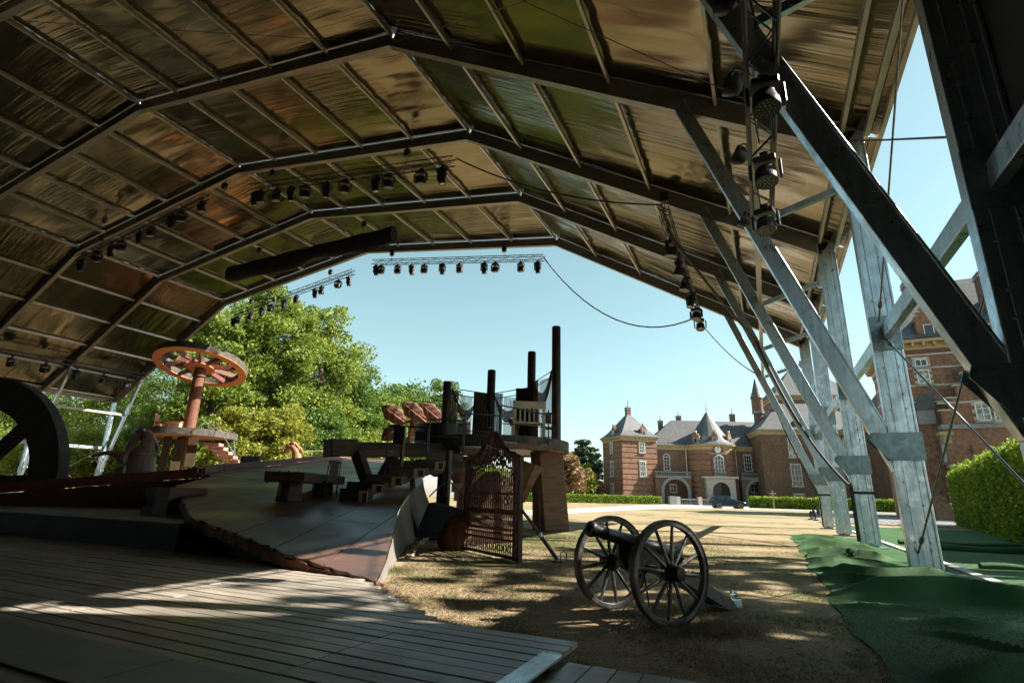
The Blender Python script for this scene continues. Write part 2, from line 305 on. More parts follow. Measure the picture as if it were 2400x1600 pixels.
    t = NT('grey_slate'); v = t.coord((1,1,1)); br = t.add('TexBrick'); sp = t.add('SeparateXYZ'); t.l(v, sp.inputs[0]); ad = t.add('Math', operation='ADD'); t.l(sp.outputs[0], ad.inputs[0]); t.l(sp.outputs[1], ad.inputs[1]); cb = t.add('CombineXYZ'); t.l(ad.outputs[0], cb.inputs[0]); t.l(sp.outputs[2], cb.inputs[1]); t.l(cb.outputs[0], br.inputs[0]); br.inputs['Scale'].default_value = 1; br.inputs['Brick Width'].default_value = .3; br.inputs['Row Height'].default_value = .2; br.inputs['Mortar Size'].default_value = .01
    br.inputs['Color1'].default_value = (.055,.058,.062,1); br.inputs['Color2'].default_value = (.092,.094,.095,1); br.inputs['Mortar'].default_value = (.06,.06,.06,1); f = t.noise(v, 1.0, 6, .7); M['slate'] = t.fin(t.mix(.8, br.outputs[0], t.ramp(f, [(.3, .6), (.7, 1.35)]), 'MULTIPLY'), .6, 0, t.bump(br.outputs['Fac'], -.3, .02))
    M['stone'] = pm('pale_limestone', (.46,.43,.38), (.32,.30,.27), 2, .85, 0, .3, 12); M['bluestone'] = pm('blue_stone', (.26,.27,.28), (.19,.20,.21), 2, .8, 0, .2, 12); M['cornice'] = pm('ochre_cornice', (.42,.32,.17), (.33,.25,.14), 2, .7); M['wframe'] = pm('white_window_paint', (.72,.72,.70), (.62,.62,.60), 4, .5)
    t = NT('window_glass'); v = t.coord(); M['glass'] = t.fin((.02,.025,.03), .06, 0, t.bump(t.noise(v, 1.2, 2), .05, .02), .8); t = NT('pale_curtained_glass'); v = t.coord(); M['glassp'] = t.fin(t.ramp(t.noise(v, 1.5, 3), [(.4, (.10,.11,.11)), (.6, (.42,.42,.40))]), .1, 0, None, .6)
    M['carblue'] = pm('dark_blue_car_paint', (.012,.035,.060), (.016,.045,.072), 1, .22, .35); M['plastic'] = pm('black_plastic', (.016,.016,.017), (.024,.024,.024), 9, .5); M['alloy'] = pm('alloy_rim', (.6,.6,.6), (.4,.4,.4), 9, .3, .9); M['lampglass'] = pm('car_lamp', (.55,.55,.55), (.35,.35,.36), 9, .15, .2); M['tail'] = pm('tail_lamp_red', (.35,.02,.02), (.25,.015,.015), 9, .2)
    M['clock'] = pm('white_clock_face', (.75,.75,.73), (.68,.68,.66), 9, .5); M['ironwork'] = pm('dark_ironwork', (.03,.035,.04), (.05,.055,.06), 9, .5, .5); M['crossw'] = pm('plain_cross_wood', (.36,.25,.14), (.25,.17,.09), 5, .7); M['speaker'] = pm('slate_grey_box', (.06,.075,.075), (.09,.105,.105), 5, .6); M['bluerail'] = pm('pale_blue_rail', (.25,.38,.42), (.2,.3,.34), 5, .4, .5); M['rope'] = pm('pale_rope', (.42,.36,.28), (.28,.23,.17), 20, .95)
mats()
# ================================================================ the ground
def flat(name, poly, z, mat):
    return struct(MB().add([(x, y, z) for x, y in poly], [tuple(range(len(poly)))]).build(name, mat))
flat('lawn', [(-450,-300),(450,-300),(450,700),(-450,700)], 0.0, M['lawn'])
flat('gravel_path', [(-11.8,26.7),(-11.0,31.7),(-10.4,61.8),(-6.3,71.8),(5,80.5),(14,81.0),(15.5,92),(5.6,90),(1.5,97),(-9.3,106),(-17.7,104.5),(-16.5,80),(-14.9,42.6),(-15.1,34.4),(-24,24),(-26,14),(-20,12)], .006, M['gravel'])
flat('cobbled_yard', [(2.3,36.5),(8.6,33.4),(14,33.0),(13.6,52),(12.5,70),(14,80),(4.2,62),(3.2,55)], .008, M['cobble'])
struct(MB().b2(2.3,8.9,33.0,33.35,0,.05).build('kerb_edging', M['kerb']))
struct(MB().grid(lambda u, v: (2.64+.15*v, u, .035), np.linspace(4,31,40), [0,1]).build('kerb_strip', M['kerb'], solid=.05))
# grass blades on the near lawn
def deck_right(y):
    if y < 3.69: return -1.21
    return -2.24-(y-3.69)*1.43
def on_lawn(x, y):
    if x > .62: return False
    if y < 5.3 and x < deck_right(y)+.02: return False
    if y < 3.42: return False
    if x < -3.9-(y-5.0)*.55+.05: return False
    return True
N = 150000; yy = 3.3+13*RNG.random(N)**1.7; xx = -8+8.6*RNG.random(N); ok = np.array([on_lawn(a, b) and (math.sin(a*2.1+math.sin(b*1.7)*2)*math.sin(b*1.9+math.cos(a*1.3)*2) > -.35 or (int(a*971+b*577) % 5 == 0)) for a, b in zip(xx, yy)]); xx, yy = xx[ok], yy[ok]; n = len(xx)
cl = np.sin(xx*2.1+np.sin(yy*1.7)*2)*np.sin(yy*1.9+np.cos(xx*1.3)*2); h = (.008+.022*RNG.random(n)**2)*(1+.6*cl); a = RNG.random(n)*6.283; w = .0035+.003*RNG.random(n); lean = h*(1.0+1.6*RNG.random(n)); b = RNG.random(n)*6.283
V = np.empty((n,3,3)); V[:,0] = np.c_[xx-w*np.cos(a), yy-w*np.sin(a), np.zeros(n)]; V[:,1] = np.c_[xx+w*np.cos(a), yy+w*np.sin(a), np.zeros(n)]; V[:,2] = np.c_[xx+lean*np.cos(b), yy+lean*np.sin(b), h]
g_ = fastmesh('grass', V.reshape(-1,3), np.arange(3*n).reshape(-1,3), M['blade'], kind='stuff'); tag(g_, 'short dry straw coloured grass blades on the near lawn', 'grass')
def tuft(x, y, r_, n, hmax, label):
    q = RNG.normal(size=(n,2))*r_*.5; hh = hmax*(.4+.6*RNG.random(n)); b = RNG.random(n)*6.283; ln = hh*(.6+RNG.random(n)*1.2); a = RNG.random(n)*6.283; w = .003
    V = np.empty((n,3,3)); V[:,0] = np.c_[x+q[:,0]-w*np.cos(a), y+q[:,1]-w*np.sin(a), np.zeros(n)]; V[:,1] = np.c_[x+q[:,0]+w*np.cos(a), y+q[:,1]+w*np.sin(a), np.zeros(n)]; V[:,2] = np.c_[x+q[:,0]+ln*np.cos(b), y+q[:,1]+ln*np.sin(b), hh]
    tag(fastmesh('grass_tuft', V.reshape(-1,3), np.arange(3*n).reshape(-1,3), M['blade'], kind='stuff'), label, 'grass')
tuft(-.62,4.86,.30,1500,.075,'dark dry grass tuft beside the near cannon wheel'); tuft(-.36,5.05,.26,1100,.08,'dry grass tuft behind the near cannon wheel'); tuft(-3.75,4.85,.22,500,.07,'green weeds at the pointed tip of the raked stage'); tuft(-4.55,6.2,.3,500,.08,'green weeds along the foot of the canvas skirt')

# ================================================================ timber deck in front
deck = struct(MB().prism([(-18,-1.2),(-1.36,-1.2),(-1.36,3.25),(-1.26,3.3),(-1.26,3.66),(-2.3,3.66),(-4.4,5.2),(-18,5.3)],0,.045).build('deck', M['darkwood']))
P_ = .142; row = 0; y = -1.1
while y < 5.35:
    xr = min(deck_right(y+P_/2), -1.22 if y > 3.28 else -1.33); x0 = -17.5 if y > 3 else -9.5; mod = row//8; x = xr; first = True
    while x > x0:
        L = 2.44 if not first else .75+((mod*1.37) % 1.9); first = False; xl = max(x-L, x0)
        dz = random.uniform(-.003,.003)
        MB().b2(xl+.004, x-.004, y+.007, y+P_-.007, .05, .085+dz).build('plank', M['deck'], deck, bevel=.003)
        x = xl
    y += P_; row += 1
deck2 = struct(MB().b2(-1.18,3.0,-1.0,3.36,0,.02).build('boardwalk', M['darkwood']))
for i in range(28): MB().b2(-1.17+i*.15,-1.17+i*.15+.141,-1.0,3.38+random.uniform(-.012,.012),.025,.055+random.uniform(-.003,.003)).build('plank', M['deck'], deck2, bevel=.003)
st = MB().beam((-1.245,0.4,.098),(-1.245,3.31,.098),.13,.012).build('metal_strip', M['alu']); tag(st, 'flat grey metal cover strip along the deck end', 'metal strip')
a_ = MB().b2(-8.6,-3.025,1.715,2.185,.0905,.098).build('floor_mat', M['mat'], bevel=.003); tag(a_, 'long grey floor mat lying on the deck at the lower left', 'mat')
a_ = MB().b2(-3.015,-1.75,1.05,2.19,.0905,.097).build('floor_mat', M['mat'], bevel=.003); tag(a_, 'dark grey floor mat butted against the longer mat, nearest the camera', 'mat')

# ================================================================ artificial turf
def fold(x, y):
    z = .012
    for yi, s, a, w, x0, x1 in FOLDS:
        t_ = (x-x0)/(x1-x0)
        if t_ <= 0 or t_ >= 1: continue
        d = y-yi-s*(x-1.4)-.11*math.sin(x*3.3+yi*2)-.05*math.sin(x*7+yi); ww = w*(1.0 if d > 0 else .42)
        z += (1.0 if y < 9.6 else .8)*a*math.exp(-abs(d/(ww*.8))**1.7)*min(1,t_*5)**.8*min(1,(1-t_)*4)*(1+.22*math.sin(x*2.3+yi*3))
    return z+.008*math.sin(x*3+y*2.2)*math.sin(y*2.1-x*2)
FOLDS = [(3.6,.35,.10,.30,.6,2.9),(4.45,.05,.16,.34,.7,3.2),(5.35,-.6,.06,.16,.9,2.4),(6.2,.55,.08,.20,1.0,2.9),(6.9,.25,.06,.14,.5,1.7),(7.6,.10,.20,.34,.5,2.9),(8.35,-.35,.11,.17,.45,1.6),(9.0,.30,.24,.30,.5,2.3),(9.75,-.15,.10,.16,.5,1.5),(10.75,.15,.16,.24,.45,1.8),(11.5,-.2,.10,.16,.45,2.0),(12.3,.25,.20,.26,.45,2.1),(13.2,-.1,.17,.22,.5,2.0),(13.9,.2,.10,.16,.5,1.7),(14.7,.15,.22,.34,.5,2.3),(16.0,.1,.10,.30,.5,2.2),(17.2,-.1,.12,.25,.5,2.0),(18.4,.2,.12,.3,.5,2.2)]
def turf_sheet(name, x0f, x1, y0, y1, nx, ny, zf, label):
    xs = np.linspace(0,1,nx); ys = np.linspace(y0,y1,ny)
    o = MB().grid(lambda u, v: (x0f(v)+(x1-x0f(v))*u, v, zf(x0f(v)+(x1-x0f(v))*u, v)), xs, ys).build(name, M['turf'], smooth=True); tag(o, label, 'artificial turf'); return o
tedge = lambda y: .53+.035*math.sin(y*1.7)+.03*math.sin(y*4.1+1)
turf_sheet('artificial_turf', tedge, 2.58, 2.2, 19.6, 60, 360, fold, 'rumpled green artificial turf sheet heaped round the feet of the tent columns')
turf_sheet('artificial_turf', lambda y: 2.82, 8.2, 6.0, 29.5, 24, 120, lambda x, y: .012+.012*math.sin(y*1.9+x)*math.sin(x*2.1), 'flat green artificial turf laid between kerb strip and tall hedge')
# standing pile on the near turf
n = 40000; yy = 2.3+6.5*RNG.random(n)**1.4; xx = np.array([tedge(q) for q in yy]); xx = xx+(2.55-xx)*RNG.random(n); zz = np.array([fold(p, q) for p, q in zip(xx, yy)]); a = RNG.random(n)*6.283; b = RNG.random(n)*6.283; w = .0022; h = .006+.006*RNG.random(n); ln = h*1.2
V = np.empty((n,3,3)); V[:,0] = np.c_[xx-w*np.cos(a), yy-w*np.sin(a), zz-.002]; V[:,1] = np.c_[xx+w*np.cos(a), yy+w*np.sin(a), zz-.002]; V[:,2] = np.c_[xx+ln*np.cos(b), yy+ln*np.sin(b), zz+h]
tag(fastmesh('turf_pile', V.reshape(-1,3), np.arange(3*n).reshape(-1,3), M['turfblade'], kind='stuff'), 'green plastic pile standing up from the rumpled turf', 'turf pile')
for (p0, p1, r_, lb) in (((3.0,17.6),(7.4,18.3),.075,'rolled edge of green turf, farther of two rolls before the hedge'),((2.9,16.0),(7.2,16.4),.085,'rolled edge of green turf, nearer of two rolls before the hedge'),((3.1,11.9),(5.6,12.0),.06,'short rolled green turf end next to the kerb strip')):
    tag(MB().tube([(p0[0]+(p1[0]-p0[0])*t, p0[1]+(p1[1]-p0[1])*t+.05*math.sin(t*9), r_*.75+.01*math.sin(t*14)) for t in np.linspace(0,1,16)], [r_*(1+.15*math.sin(k)) for k in range(16)], 10).build('turf_roll', M['turf'], smooth=True), lb, 'artificial turf')

# ================================================================ the great marquee
XR, HS, KK, ZE, ZK, ZA = 2.09, 25.21, 13.69, 7.92, 15.01, 17.02; XC = XR-HS
FY = [-14.45+5*i for i in range(9)]
def roofz(x):
    a = abs(x-XC); return ZK+(KK-a)/KK*(ZA-ZK) if a < KK else ZK-(a-KK)/(HS-KK)*(ZK-ZE)
tent = thing('marquee_tent', 'vast polygonal marquee roof with aluminium frames and dark foil lining open at its end', 'tent', (XC, 5.5, 0))
BR = [XC+HS, XC+KK, XC, XC-KK, XC-HS]
FYB = []
def wr(x, y, s):
    return math.sin(y*9.1+2.2*math.sin(x*.55+s)+s*3)*math.sin(y*3.7-x*.35+s)*(.4+.6*math.sin(x*.42+s*1.7)**2)
for i in range(8):
    for k in range(4):
        x0, x1 = BR[k], BR[k+1]; s = i*1.7+k*.9
        def fn(u, v, x0=x0, x1=x1, i=i, s=s):
            x = x0+(x1-x0)*u; y = FY[i]+.06+4.88*v; pu = (u*5) % 1
            e = min(1, 6*min(v, 1-v)); return (x, y, roofz(x)+.035+.05*math.sin(math.pi*pu)*math.sin(math.pi*v)+.022*wr(x, y, s)*e)
        MB().grid(fn, np.linspace(0,1,46), np.linspace(0,1,30)).build('roof_panel', M['lining'], tent, smooth=True)
# purlins, one mesh per station shared along the bays
st_x = []
for k in range(4):
    for j in range(5): st_x.append(BR[k]+(BR[k+1]-BR[k])*j/5)
st_x.append(BR[4]); st_x[0] -= .12; st_x[-1] += .12
for x in st_x:
    z = roofz(x)-.11; first = None
    for i in range(8):
        if first is None:
            first = MB().b2(x-.036,x+.036,FY[0]+.11,FY[1]-.11,z-.075,z+.085).build('purlin', M['purlin'], tent, bevel=.008)
        else:
            c = first.copy(); COL.objects.link(c); c.parent = tent; c.location.y = 5*i
def share(o, i):
    c = o.copy(); COL.objects.link(c); c.parent = tent; c.location.y = 5*i; return c
def kid_share(o, par): c = o.copy(); COL.objects.link(c); c.parent = par; return c
Y0 = FY[0]; protos = []
for k in range(4):
    a, b = BR[k], BR[k+1]; za, zb = roofz(a)-.24, roofz(b)-.24; mb = MB()
    mb.beam((a,Y0,za),(b,Y0,zb),.15,.40); d = Vector((b-a,0,zb-za)).normalized(); nrm = Vector((-d.z,0,d.x)); nrm = nrm if nrm.z > 0 else -nrm
    for q, hh in ((-.215,.035),(.205,.03)): mb.beam(Vector((a,Y0,za))+nrm*q,Vector((b,Y0,zb))+nrm*q,.22,hh)
    protos.append(mb.build('rafter', M['rafter'], tent))
ZP, XPL = 1.91, .04                       # gusset height
for sd_ in (1,-1):
    S = lambda x: XC+sd_*(x-XC)         # mirror about the ridge
    mb = MB(); mb.box((S(XR),Y0,ZE/2),(.40,.15,ZE-.14))
    for q in (-.19,.19):
        mb.box((S(XR)+q,Y0,ZE/2),(.035,.19,ZE-.15)); mb.box((S(XR)+q*.45,Y0-.08,ZE/2),(.015,.012,ZE-.2))
    col = mb.build('column', M['alu'], tent, bevel=.006); protos.append(col)
    mb = MB(); mb.box((S(XR),Y0,.055),(.30,.22,.03)).box((S(XR),Y0,.02),(.62,.36,.03)); mb.tube([(S(XR),Y0-.12,.09),(S(XR),Y0+.12,.09)],.035,8); protos.append(mb.build('base_plate', M['zinc'], tent, bevel=.004))
    p0 = Vector((S(2.0),Y0,1.55)); p1 = Vector((S(-.98),Y0,9.55)); mb = MB(); mb.beam(p0,p1,.13,.24,(0,1,0)); mb.v = mb.v
    mb = MB(); mb.beam(p0,p1,.26,.13,(0,1,0)); d = (p1-p0).normalized(); nn = Vector((d.z,0,-d.x))
    for q in (-.125,.125): mb.beam(p0+nn*q,p1+nn*q,.03,.165,(0,1,0))
    protos.append(mb.build('brace', M['alu'], tent, bevel=.005))
    pl = [(S(2.33),1.68),(S(2.33),2.12),(S(1.63),2.12),(S(1.60),2.02),(S(1.84),1.68)]
    mb = MB()
    for ys in (Y0-.115,Y0+.10): mb.add([(x,ys,z) for x,z in pl]+[(x,ys+.015,z) for x,z in pl],[(0,1,2,3,4),(9,8,7,6,5)]+[(i,i+5,(i+1)%5+5,(i+1)%5) for i in range(5)])
    gp = mb.build('gusset_plate', M['zinc'], tent); protos.append(gp); gp['b'] = sd_
    protos.append(MB().beam((S(.40),Y0,6.30),(S(1.9),Y0,6.74),.09,.13).box((S(1.86),Y0,6.74),(.12,.2,.3)).build('strut', M['alu'], tent, bevel=.005))
    mb = MB().box((S(2.09),Y0-.10,3.8),(.43,.02,.6)); protos.append(mb.build('joint_plate', M['zinc'], tent, bevel=.004))
    b_ = MB()
    for z in (.35,.45,1.0,1.35,2.5,2.75,3.2,4.4,5.2,6.5,7.3,7.6): 
        for q in (-.10,.10): b_.lathe([(.018,0),(.018,.014),(.010,.02)],8,(S(XR)+q,Y0-.076,z),Matrix.Rotation(rad(90),3,'X'))
    protos.append(b_.build('bolt_set', M['bolt'], tent, kind='stuff'))
    w_ = MB().box((S(2.09),Y0+2.5,3.80),(.12,4.82,.24)); protos.append(w_.build('wall_beam', M['alu'], tent, bevel=.006))
    w_ = MB().box((S(.33),Y0+2.5,6.42),(.11,4.86,.17)); protos.append(w_.build('longitudinal_beam', M['purlin'], tent, bevel=.006))
    for xo, zo, ww in ((2.36,7.78,.10),(2.56,7.66,.08)): protos.append(MB().box((S(xo),Y0+2.5,zo),(ww,4.96,.20)).build('eave_beam', M['purlin'], tent, bevel=.006))
    protos.append(MB().add([(S(2.0),Y0+.05,7.98),(S(2.0),Y0+4.95,7.98),(S(2.6),Y0+4.95,7.60),(S(2.6),Y0+.05,7.60)],[(0,1,2,3)]).build('eave_flap', M['lining'], tent))
for o in protos:
    long_ = o.name.split('.')[0] in ('wall_beam','longitudinal_beam','eave_beam','eave_flap')
    lst = [o]+[share(o, i) for i in range(1, 8 if long_ else 9)]
    if o.name.startswith('gusset'):
        sd_ = o['b']; bs = []
        for i, c in enumerate(lst):
            if i < 4: continue
            for (bx, bz) in ((2.26,2.05),(2.02,2.05),(1.74,2.05),(2.26,1.75),(1.96,1.74),(2.16,1.90),(1.84,1.91)):
                if not bs or len(bs) < 7:
                    mb = MB().lathe([(.036,0),(.036,.022),(.02,.032)],8,(XC+sd_*(bx-XC),Y0-.116,bz),Matrix.Rotation(rad(90),3,'X')).build('bolt', M['bolt'], c); bs.append(mb)
                else: pass
            if i > 4:
                for b0 in bs[:7]: kid_share(b0, c)
    if 'b' in o.keys():
        for c in lst: del c['b']
# wall cloth behind the camera: right side and end
for i in range(4):
    MB().add([(XR+.215,FY[i]+.05,.02 if i < 3 else .9),(XR+.215,FY[i+1]+.06,.02 if i < 3 else .9),(XR+.215,FY[i+1]+.06,7.7),(XR+.215,FY[i]+.05,7.7)],[(0,1,2,3)]).build('wall_panel', M['blackout'], tent)  # nearest panel stops above the ground to let fill light in
for k in range(4):
    a, b = BR[k], BR[k+1]; MB().add([(a,FY[0]-.2,0.02),(b,FY[0]-.2,0.02),(b,FY[0]-.2,roofz(b)),(a,FY[0]-.2,roofz(a))],[(0,1,2,3)]).build('wall_panel', M['blackout'], tent)  # unseen end wall, closed to keep the tent interior dark
# bracing rods
def rod(p0, p1, r_=.014, turn=True):
    p0, p1 = Vector(p0), Vector(p1); mb = MB().tube([p0,p1],r_,6); d = (p1-p0)
    if turn:
        for t in (.06,.94): q = p0+d*t; mb.tube([q-d.normalized()*.10,q-d.normalized()*.05,q+d.normalized()*.05,q+d.normalized()*.10],[r_,r_*2.4,r_*2.4,r_],8)
    mb.build('tie_rod', M['cable'], tent)
YA, YB = FY[5], FY[4]
rod((2.0,YA-.12,.30),(2.22,YB+.10,3.65)); rod((2.05,YA-.12,3.72),(2.30,YB-.1,.3)); rod((2.02,YA-.12,4.0),(2.12,YB+.1,7.7)); rod((2.1,YA-.1,7.6),(2.05,YB+.09,4.35))
for i, sx in ((4,1),(7,1),(4,-1),(7,-1)):
    ya, yb = FY[i], FY[i+1]; S = lambda x: XC+sx*(x-XC)
    for xa, xb in ((XR-.3,XC+KK+.2),(XC+KK-.3,XC+.3)):
        for (p, q) in (((S(xa),ya+.15,roofz(S(xa))-.35),(S(xb),yb-.15,roofz(S(xb))-.35)),((S(xa),yb-.15,roofz(S(xa))-.35),(S(xb),ya+.15,roofz(S(xb))-.35))): rod(p, q, .010, False)
for i in (5,6,7,8):
    S = lambda x: 2*XC-x; rod((S(2.1)+.3,FY[i]-.1,7.6),(S(-4.6),FY[i]-2.4,12.0),.008,False); rod((S(2.1)+.3,FY[i]-.1,7.6),(S(-7.0),FY[i]-4.9,13.3),.008,False)
for i in (7,): 
    for a, b in ((.3,3.7),(3.7,.3)): rod((XC-HS,FY[i]+.1,a),(XC-HS,FY[i+1]-.1,b),.012)
# ================================================================ trusses, hoists and stage lamps
def truss(name, p0, p1, label, s=.29):
    p0, p1 = Vector(p0), Vector(p1); t = thing(name, label, 'truss', tuple(p0)); d = (p1-p0); L = d.length; d.normalize(); a = d.cross(Vector((0,0,1))).normalized(); u = a.cross(d)
    c4 = [a*s/2+u*s/2, -a*s/2+u*s/2, -a*s/2-u*s/2, a*s/2-u*s/2]
    for c in c4: MB().tube([p0+c,p1+c],.024,6).build('chord', M['blackm'], t)
    n = max(2, int(L/.42)); mb = MB()
    for i in range(n):
        q0, q1 = p0+d*L*i/n, p0+d*L*(i+1)/n
        for k in range(4):
            A, B = c4[k], c4[(k+1) % 4]
            mb.tube([q0+(A if i % 2 else B), q1+(B if i % 2 else A)],.011,4,False)
    mb.build('lattice', M['blackm'], t); return t
def make_lamp(kind):
    t = thing('stage_lamp', 'x', 'spotlight', (0,0,0), 0, None, False); hd = .125 if kind == 's' else .175; ln = .46 if kind == 's' else .27
    MB().box((0,0,-.05),(.05,.09,.10)).tube([(-.06,0,.0),(.06,0,.0)],.035,8).build('clamp', M['blackm'], t)
    MB().box((0,0,-.15),(.34,.25,.11)).build('base', M['blackm'], t, bevel=.015)
    for q in (-1,1): MB().box((q*(hd+.045),0,-.33),(.045,.12,.30)).build('yoke_arm', M['blackm'], t, bevel=.01)
    R = Matrix.Rotation(rad(14),3,'X'); c = (0,0,-.42)
    h = MB().lathe([(hd*.55,ln*.5),(hd*.9,ln*.42),(hd*.92,0),(hd,-.02),(hd,-ln*.42),(hd*.96,-ln*.5),(hd*.86,-ln*.5),(hd*.84,-ln*.46)],20,c,R).build('head', M['blackm'], t, smooth=True)
    if kind == 's': MB().lathe([(hd*.84,-ln*.462),(hd*.5,-ln*.485),(.005,-ln*.492)],16,c,R,False).build('lens', M['lens'], h)
    else:
        mb = MB().lathe([(.001,.01),(.022,.004),(.026,-.006)],6,(0,0,0)); base = list(mb.v), list(mb.f); mb = MB()
        pts = [(0,0)]+[(r_*math.cos(2*math.pi*k/n), r_*math.sin(2*math.pi*k/n)) for r_, n in ((.052,6),(.100,12),(.145,18)) for k in range(n)]
        for px, py in pts: mb.add([tuple(R @ Vector((v[0]*.8+px, v[1]*.8+py, -ln*.47-v[2]*.8))+Vector(c)) for v in base[0]], base[1])
        mb.build('lens', M['lens'], h)
    return t
LAMP = {'s': make_lamp('s'), 'w': make_lamp('w')}; USED = {'s': False, 'w': False}; kids(None)
def lamp(kind, loc, rz, label, group, sc=1.0):
    p = LAMP[kind]
    if not USED[kind]:
        USED[kind] = True; p.location = loc; p.rotation_euler.z = rz; p.scale = (sc,)*3; p['label'] = label; p['group'] = group; return p
    return dup(p, loc, rz, label, group, sc)
def hoist(top, z1, label):
    t = thing('chain_hoist', label, 'chain hoist', (top[0],top[1],z1), group='chain hoists holding the trusses'); x, y = top[0], top[1]
    MB().box((x,y,z1+.55),(.24,.20,.34)).lathe([(.10,-.14),(.11,0),(.10,.14)],12,(x+.04,y,z1+.55)).build('motor', M['black'], t, bevel=.02); MB().tube([(x,y,z1+.7),(x,y,top[2])],.014,5).tube([(x,y,z1+.4),(x,y,z1+.1)],.012,5).build('chain', M['blackm'], t); MB().tube([(x,y,z1+.16),(x+.05,y,z1+.1),(x,y,z1+.02),(x-.05,y,z1+.1)],.014,5).build('hook', M['blackm'], t)
def lamps_on(p0, p1, spec, truss_txt, group, rz=0, sc=1.0, frm='left'):
    p0, p1 = Vector(p0), Vector(p1); n = len(spec); cnt = {'s': 0, 'w': 0}; kn = {'s': 'narrow spotlight', 'w': 'round wash light'}
    for i, (f, k) in enumerate(spec):
        q = p0.lerp(p1, f); lamp(k, (q.x,q.y,q.z-.18), rz+random.uniform(-.5,.5), f'{ORD[cnt[k]]} black {kn[k]} from the {frm} on the {truss_txt}', group, sc); cnt[k] += 1
TA = ((-21.5,15.2,15.1),(-9.9,15.2,13.5)); TB = ((-35.9,15.2,13.85),(-24.9,15.2,15.5)); TD = ((-22.3,25.3,15.6),(-10.1,25.3,13.8)); TE = ((-35.3,25.3,13.45),(-23.9,25.3,15.2))
truss('lighting_truss', *TA, 'black lamp truss under the roof, middle of the picture, nearer than the cloth roll'); truss('lighting_truss', *TB, 'black lamp truss under the left roof slope, left of the ridge'); truss('lighting_truss', (-24.7,15.6,15.5),(-24.5,21.4,15.5), 'short lampless black truss running back from the end of the left lamp truss')
truss('lighting_truss', *TD, 'black lamp truss seen against the sky at the open tent end'); truss('lighting_truss', *TE, 'black lamp truss in front of the tall trees at the open tent end')
g = 'lamps on the transverse trusses'
sp = 'swwswswswws'
lamps_on(*TA, list(zip((.03,.065,.155,.24,.32,.43,.525,.67,.73,.87,.955), sp)), 'middle roof truss', g, 0, 1.2); lamps_on(*TB, list(zip((.05,.19,.30,.385,.525,.615,.77,.84,.98), 'swswswsww')), 'left roof truss', g, 0, 1.2)
lamps_on(*TD, list(zip((.025,.06,.17,.26,.34,.45,.55,.69,.75,.885,.97), 'swwswswswws')), 'truss against the sky', g, 0, 1.12); lamps_on(*TE, list(zip((.02,.06,.17,.27,.35,.46,.56,.71,.76,.89,.97), 'swwswswswws')), 'truss before the tall trees', g, 0, 1.12)
for (x, y, z, l) in ((-12.2,15.2,13.95,'chain hoist above the right end of the middle roof truss'),(-20.2,15.2,15.05,'chain hoist above the left end of the middle roof truss'),(-23.6,15.2,15.2,'chain hoist at the ridge between the two nearer trusses'),(-33.9,15.2,14.25,'chain hoist above the left roof truss'),(-20.8,25.3,15.45,'chain hoist above the left end of the truss against the sky'),(-12.6,25.3,14.25,'chain hoist above the right end of the truss against the sky'),(-26,25.3,14.95,'chain hoist at the ridge end of the truss before the trees'),(-33.5,25.3,13.8,'chain hoist at the low end of the truss before the trees'),(-27.5,20.7,14.8,'chain hoist over the left part of the cloth roll'),(-19.2,20.7,14.9,'chain hoist over the right part of the cloth roll')): hoist((x,y,roofz(x)-.3), z, l)
# black cloth roll
t = thing('cloth_roll', 'long black cloth bundle hung slantwise under the roof', 'cloth', (-23.5,20.7,14.4)); mb = MB()
pts = np.linspace(0,1,40); rings = []
for q in pts:
    x = -30+13*q; zc = 14.15+.25*q; r_ = []
    hh = .52+.12*math.sin(q*9)+(.30 if .25 < q < .55 else 0)*math.sin((q-.25)/.3*math.pi)
    for a in range(12):
        an = a/12*2*math.pi; r_.append((x, 20.7+.26*math.cos(an)*(1+.08*math.sin(q*40+a)), zc+(.50 if math.sin(an) > 0 else hh)*math.sin(an)*(1+.05*math.sin(q*31+a*2))))
    rings.append(r_)
mb.loft(rings).build('cloth', M['cloth'], t, smooth=True); mb = MB()
for k in range(9): x = -29.5+1.5*k; mb.tube([(x,20.7,14.4),(x,20.7,14.9)],.02,4)
mb.build('tie_strap', M['blackm'], t)
# right hand longitudinal trusses
R1 = ((.40,2.0,5.55),(.36,9.1,5.56)); R2 = ((-2.05,15.0,9.45),(-2.2,25.6,9.5)); LL = ((-45.2,10.5,9.2),(-44.8,25.9,9.5))
tr1 = truss('lighting_truss', *R1, 'black lamp truss running along the near right brace beam'); [MB().tube([(.36,y,5.70),(.33,y,6.34)],.012,5).build('hanger', M['blackm'], tr1) for y in (3.0,5.0,7.0,8.8)]; truss('lighting_truss', *R2, 'black lamp truss hung along the right roof slope, dropping towards the open end'); truss('lighting_truss', *LL, 'black lamp truss along the left eave above the white side posts')
for i, y in enumerate((5.3,6.75,8.15)): lamp('w', (.38,y,5.36), 3.3-.2*i, 'large round LED wash light, '+ORD[i]+' from the top of the near right truss', 'large wash lights on the near right truss', .80)
for i, y in enumerate((16.6,18.4,19.9,21.6,23.6,25.2)): lamp('w' if i != 3 else 's', (-2.1,y,9.3), 1.2+.4*i, f'black stage lamp, {ORD[i]} from the top of the right roof slope truss', 'lamps on the right slope truss', 1.15)
for i, y in enumerate((15.2,17.0,18.9,20.8,22.6,24.3)): lamp('w' if i % 3 else 's', (-45,y,9.1), .3*i, f'black stage lamp, {ORD[i]} from the left on the truss above the white side posts', 'lamps along the left eave', 1.3)
hoist((-2.05,15.3,10.35), 9.55, 'chain hoist at the upper end of the right slope truss')
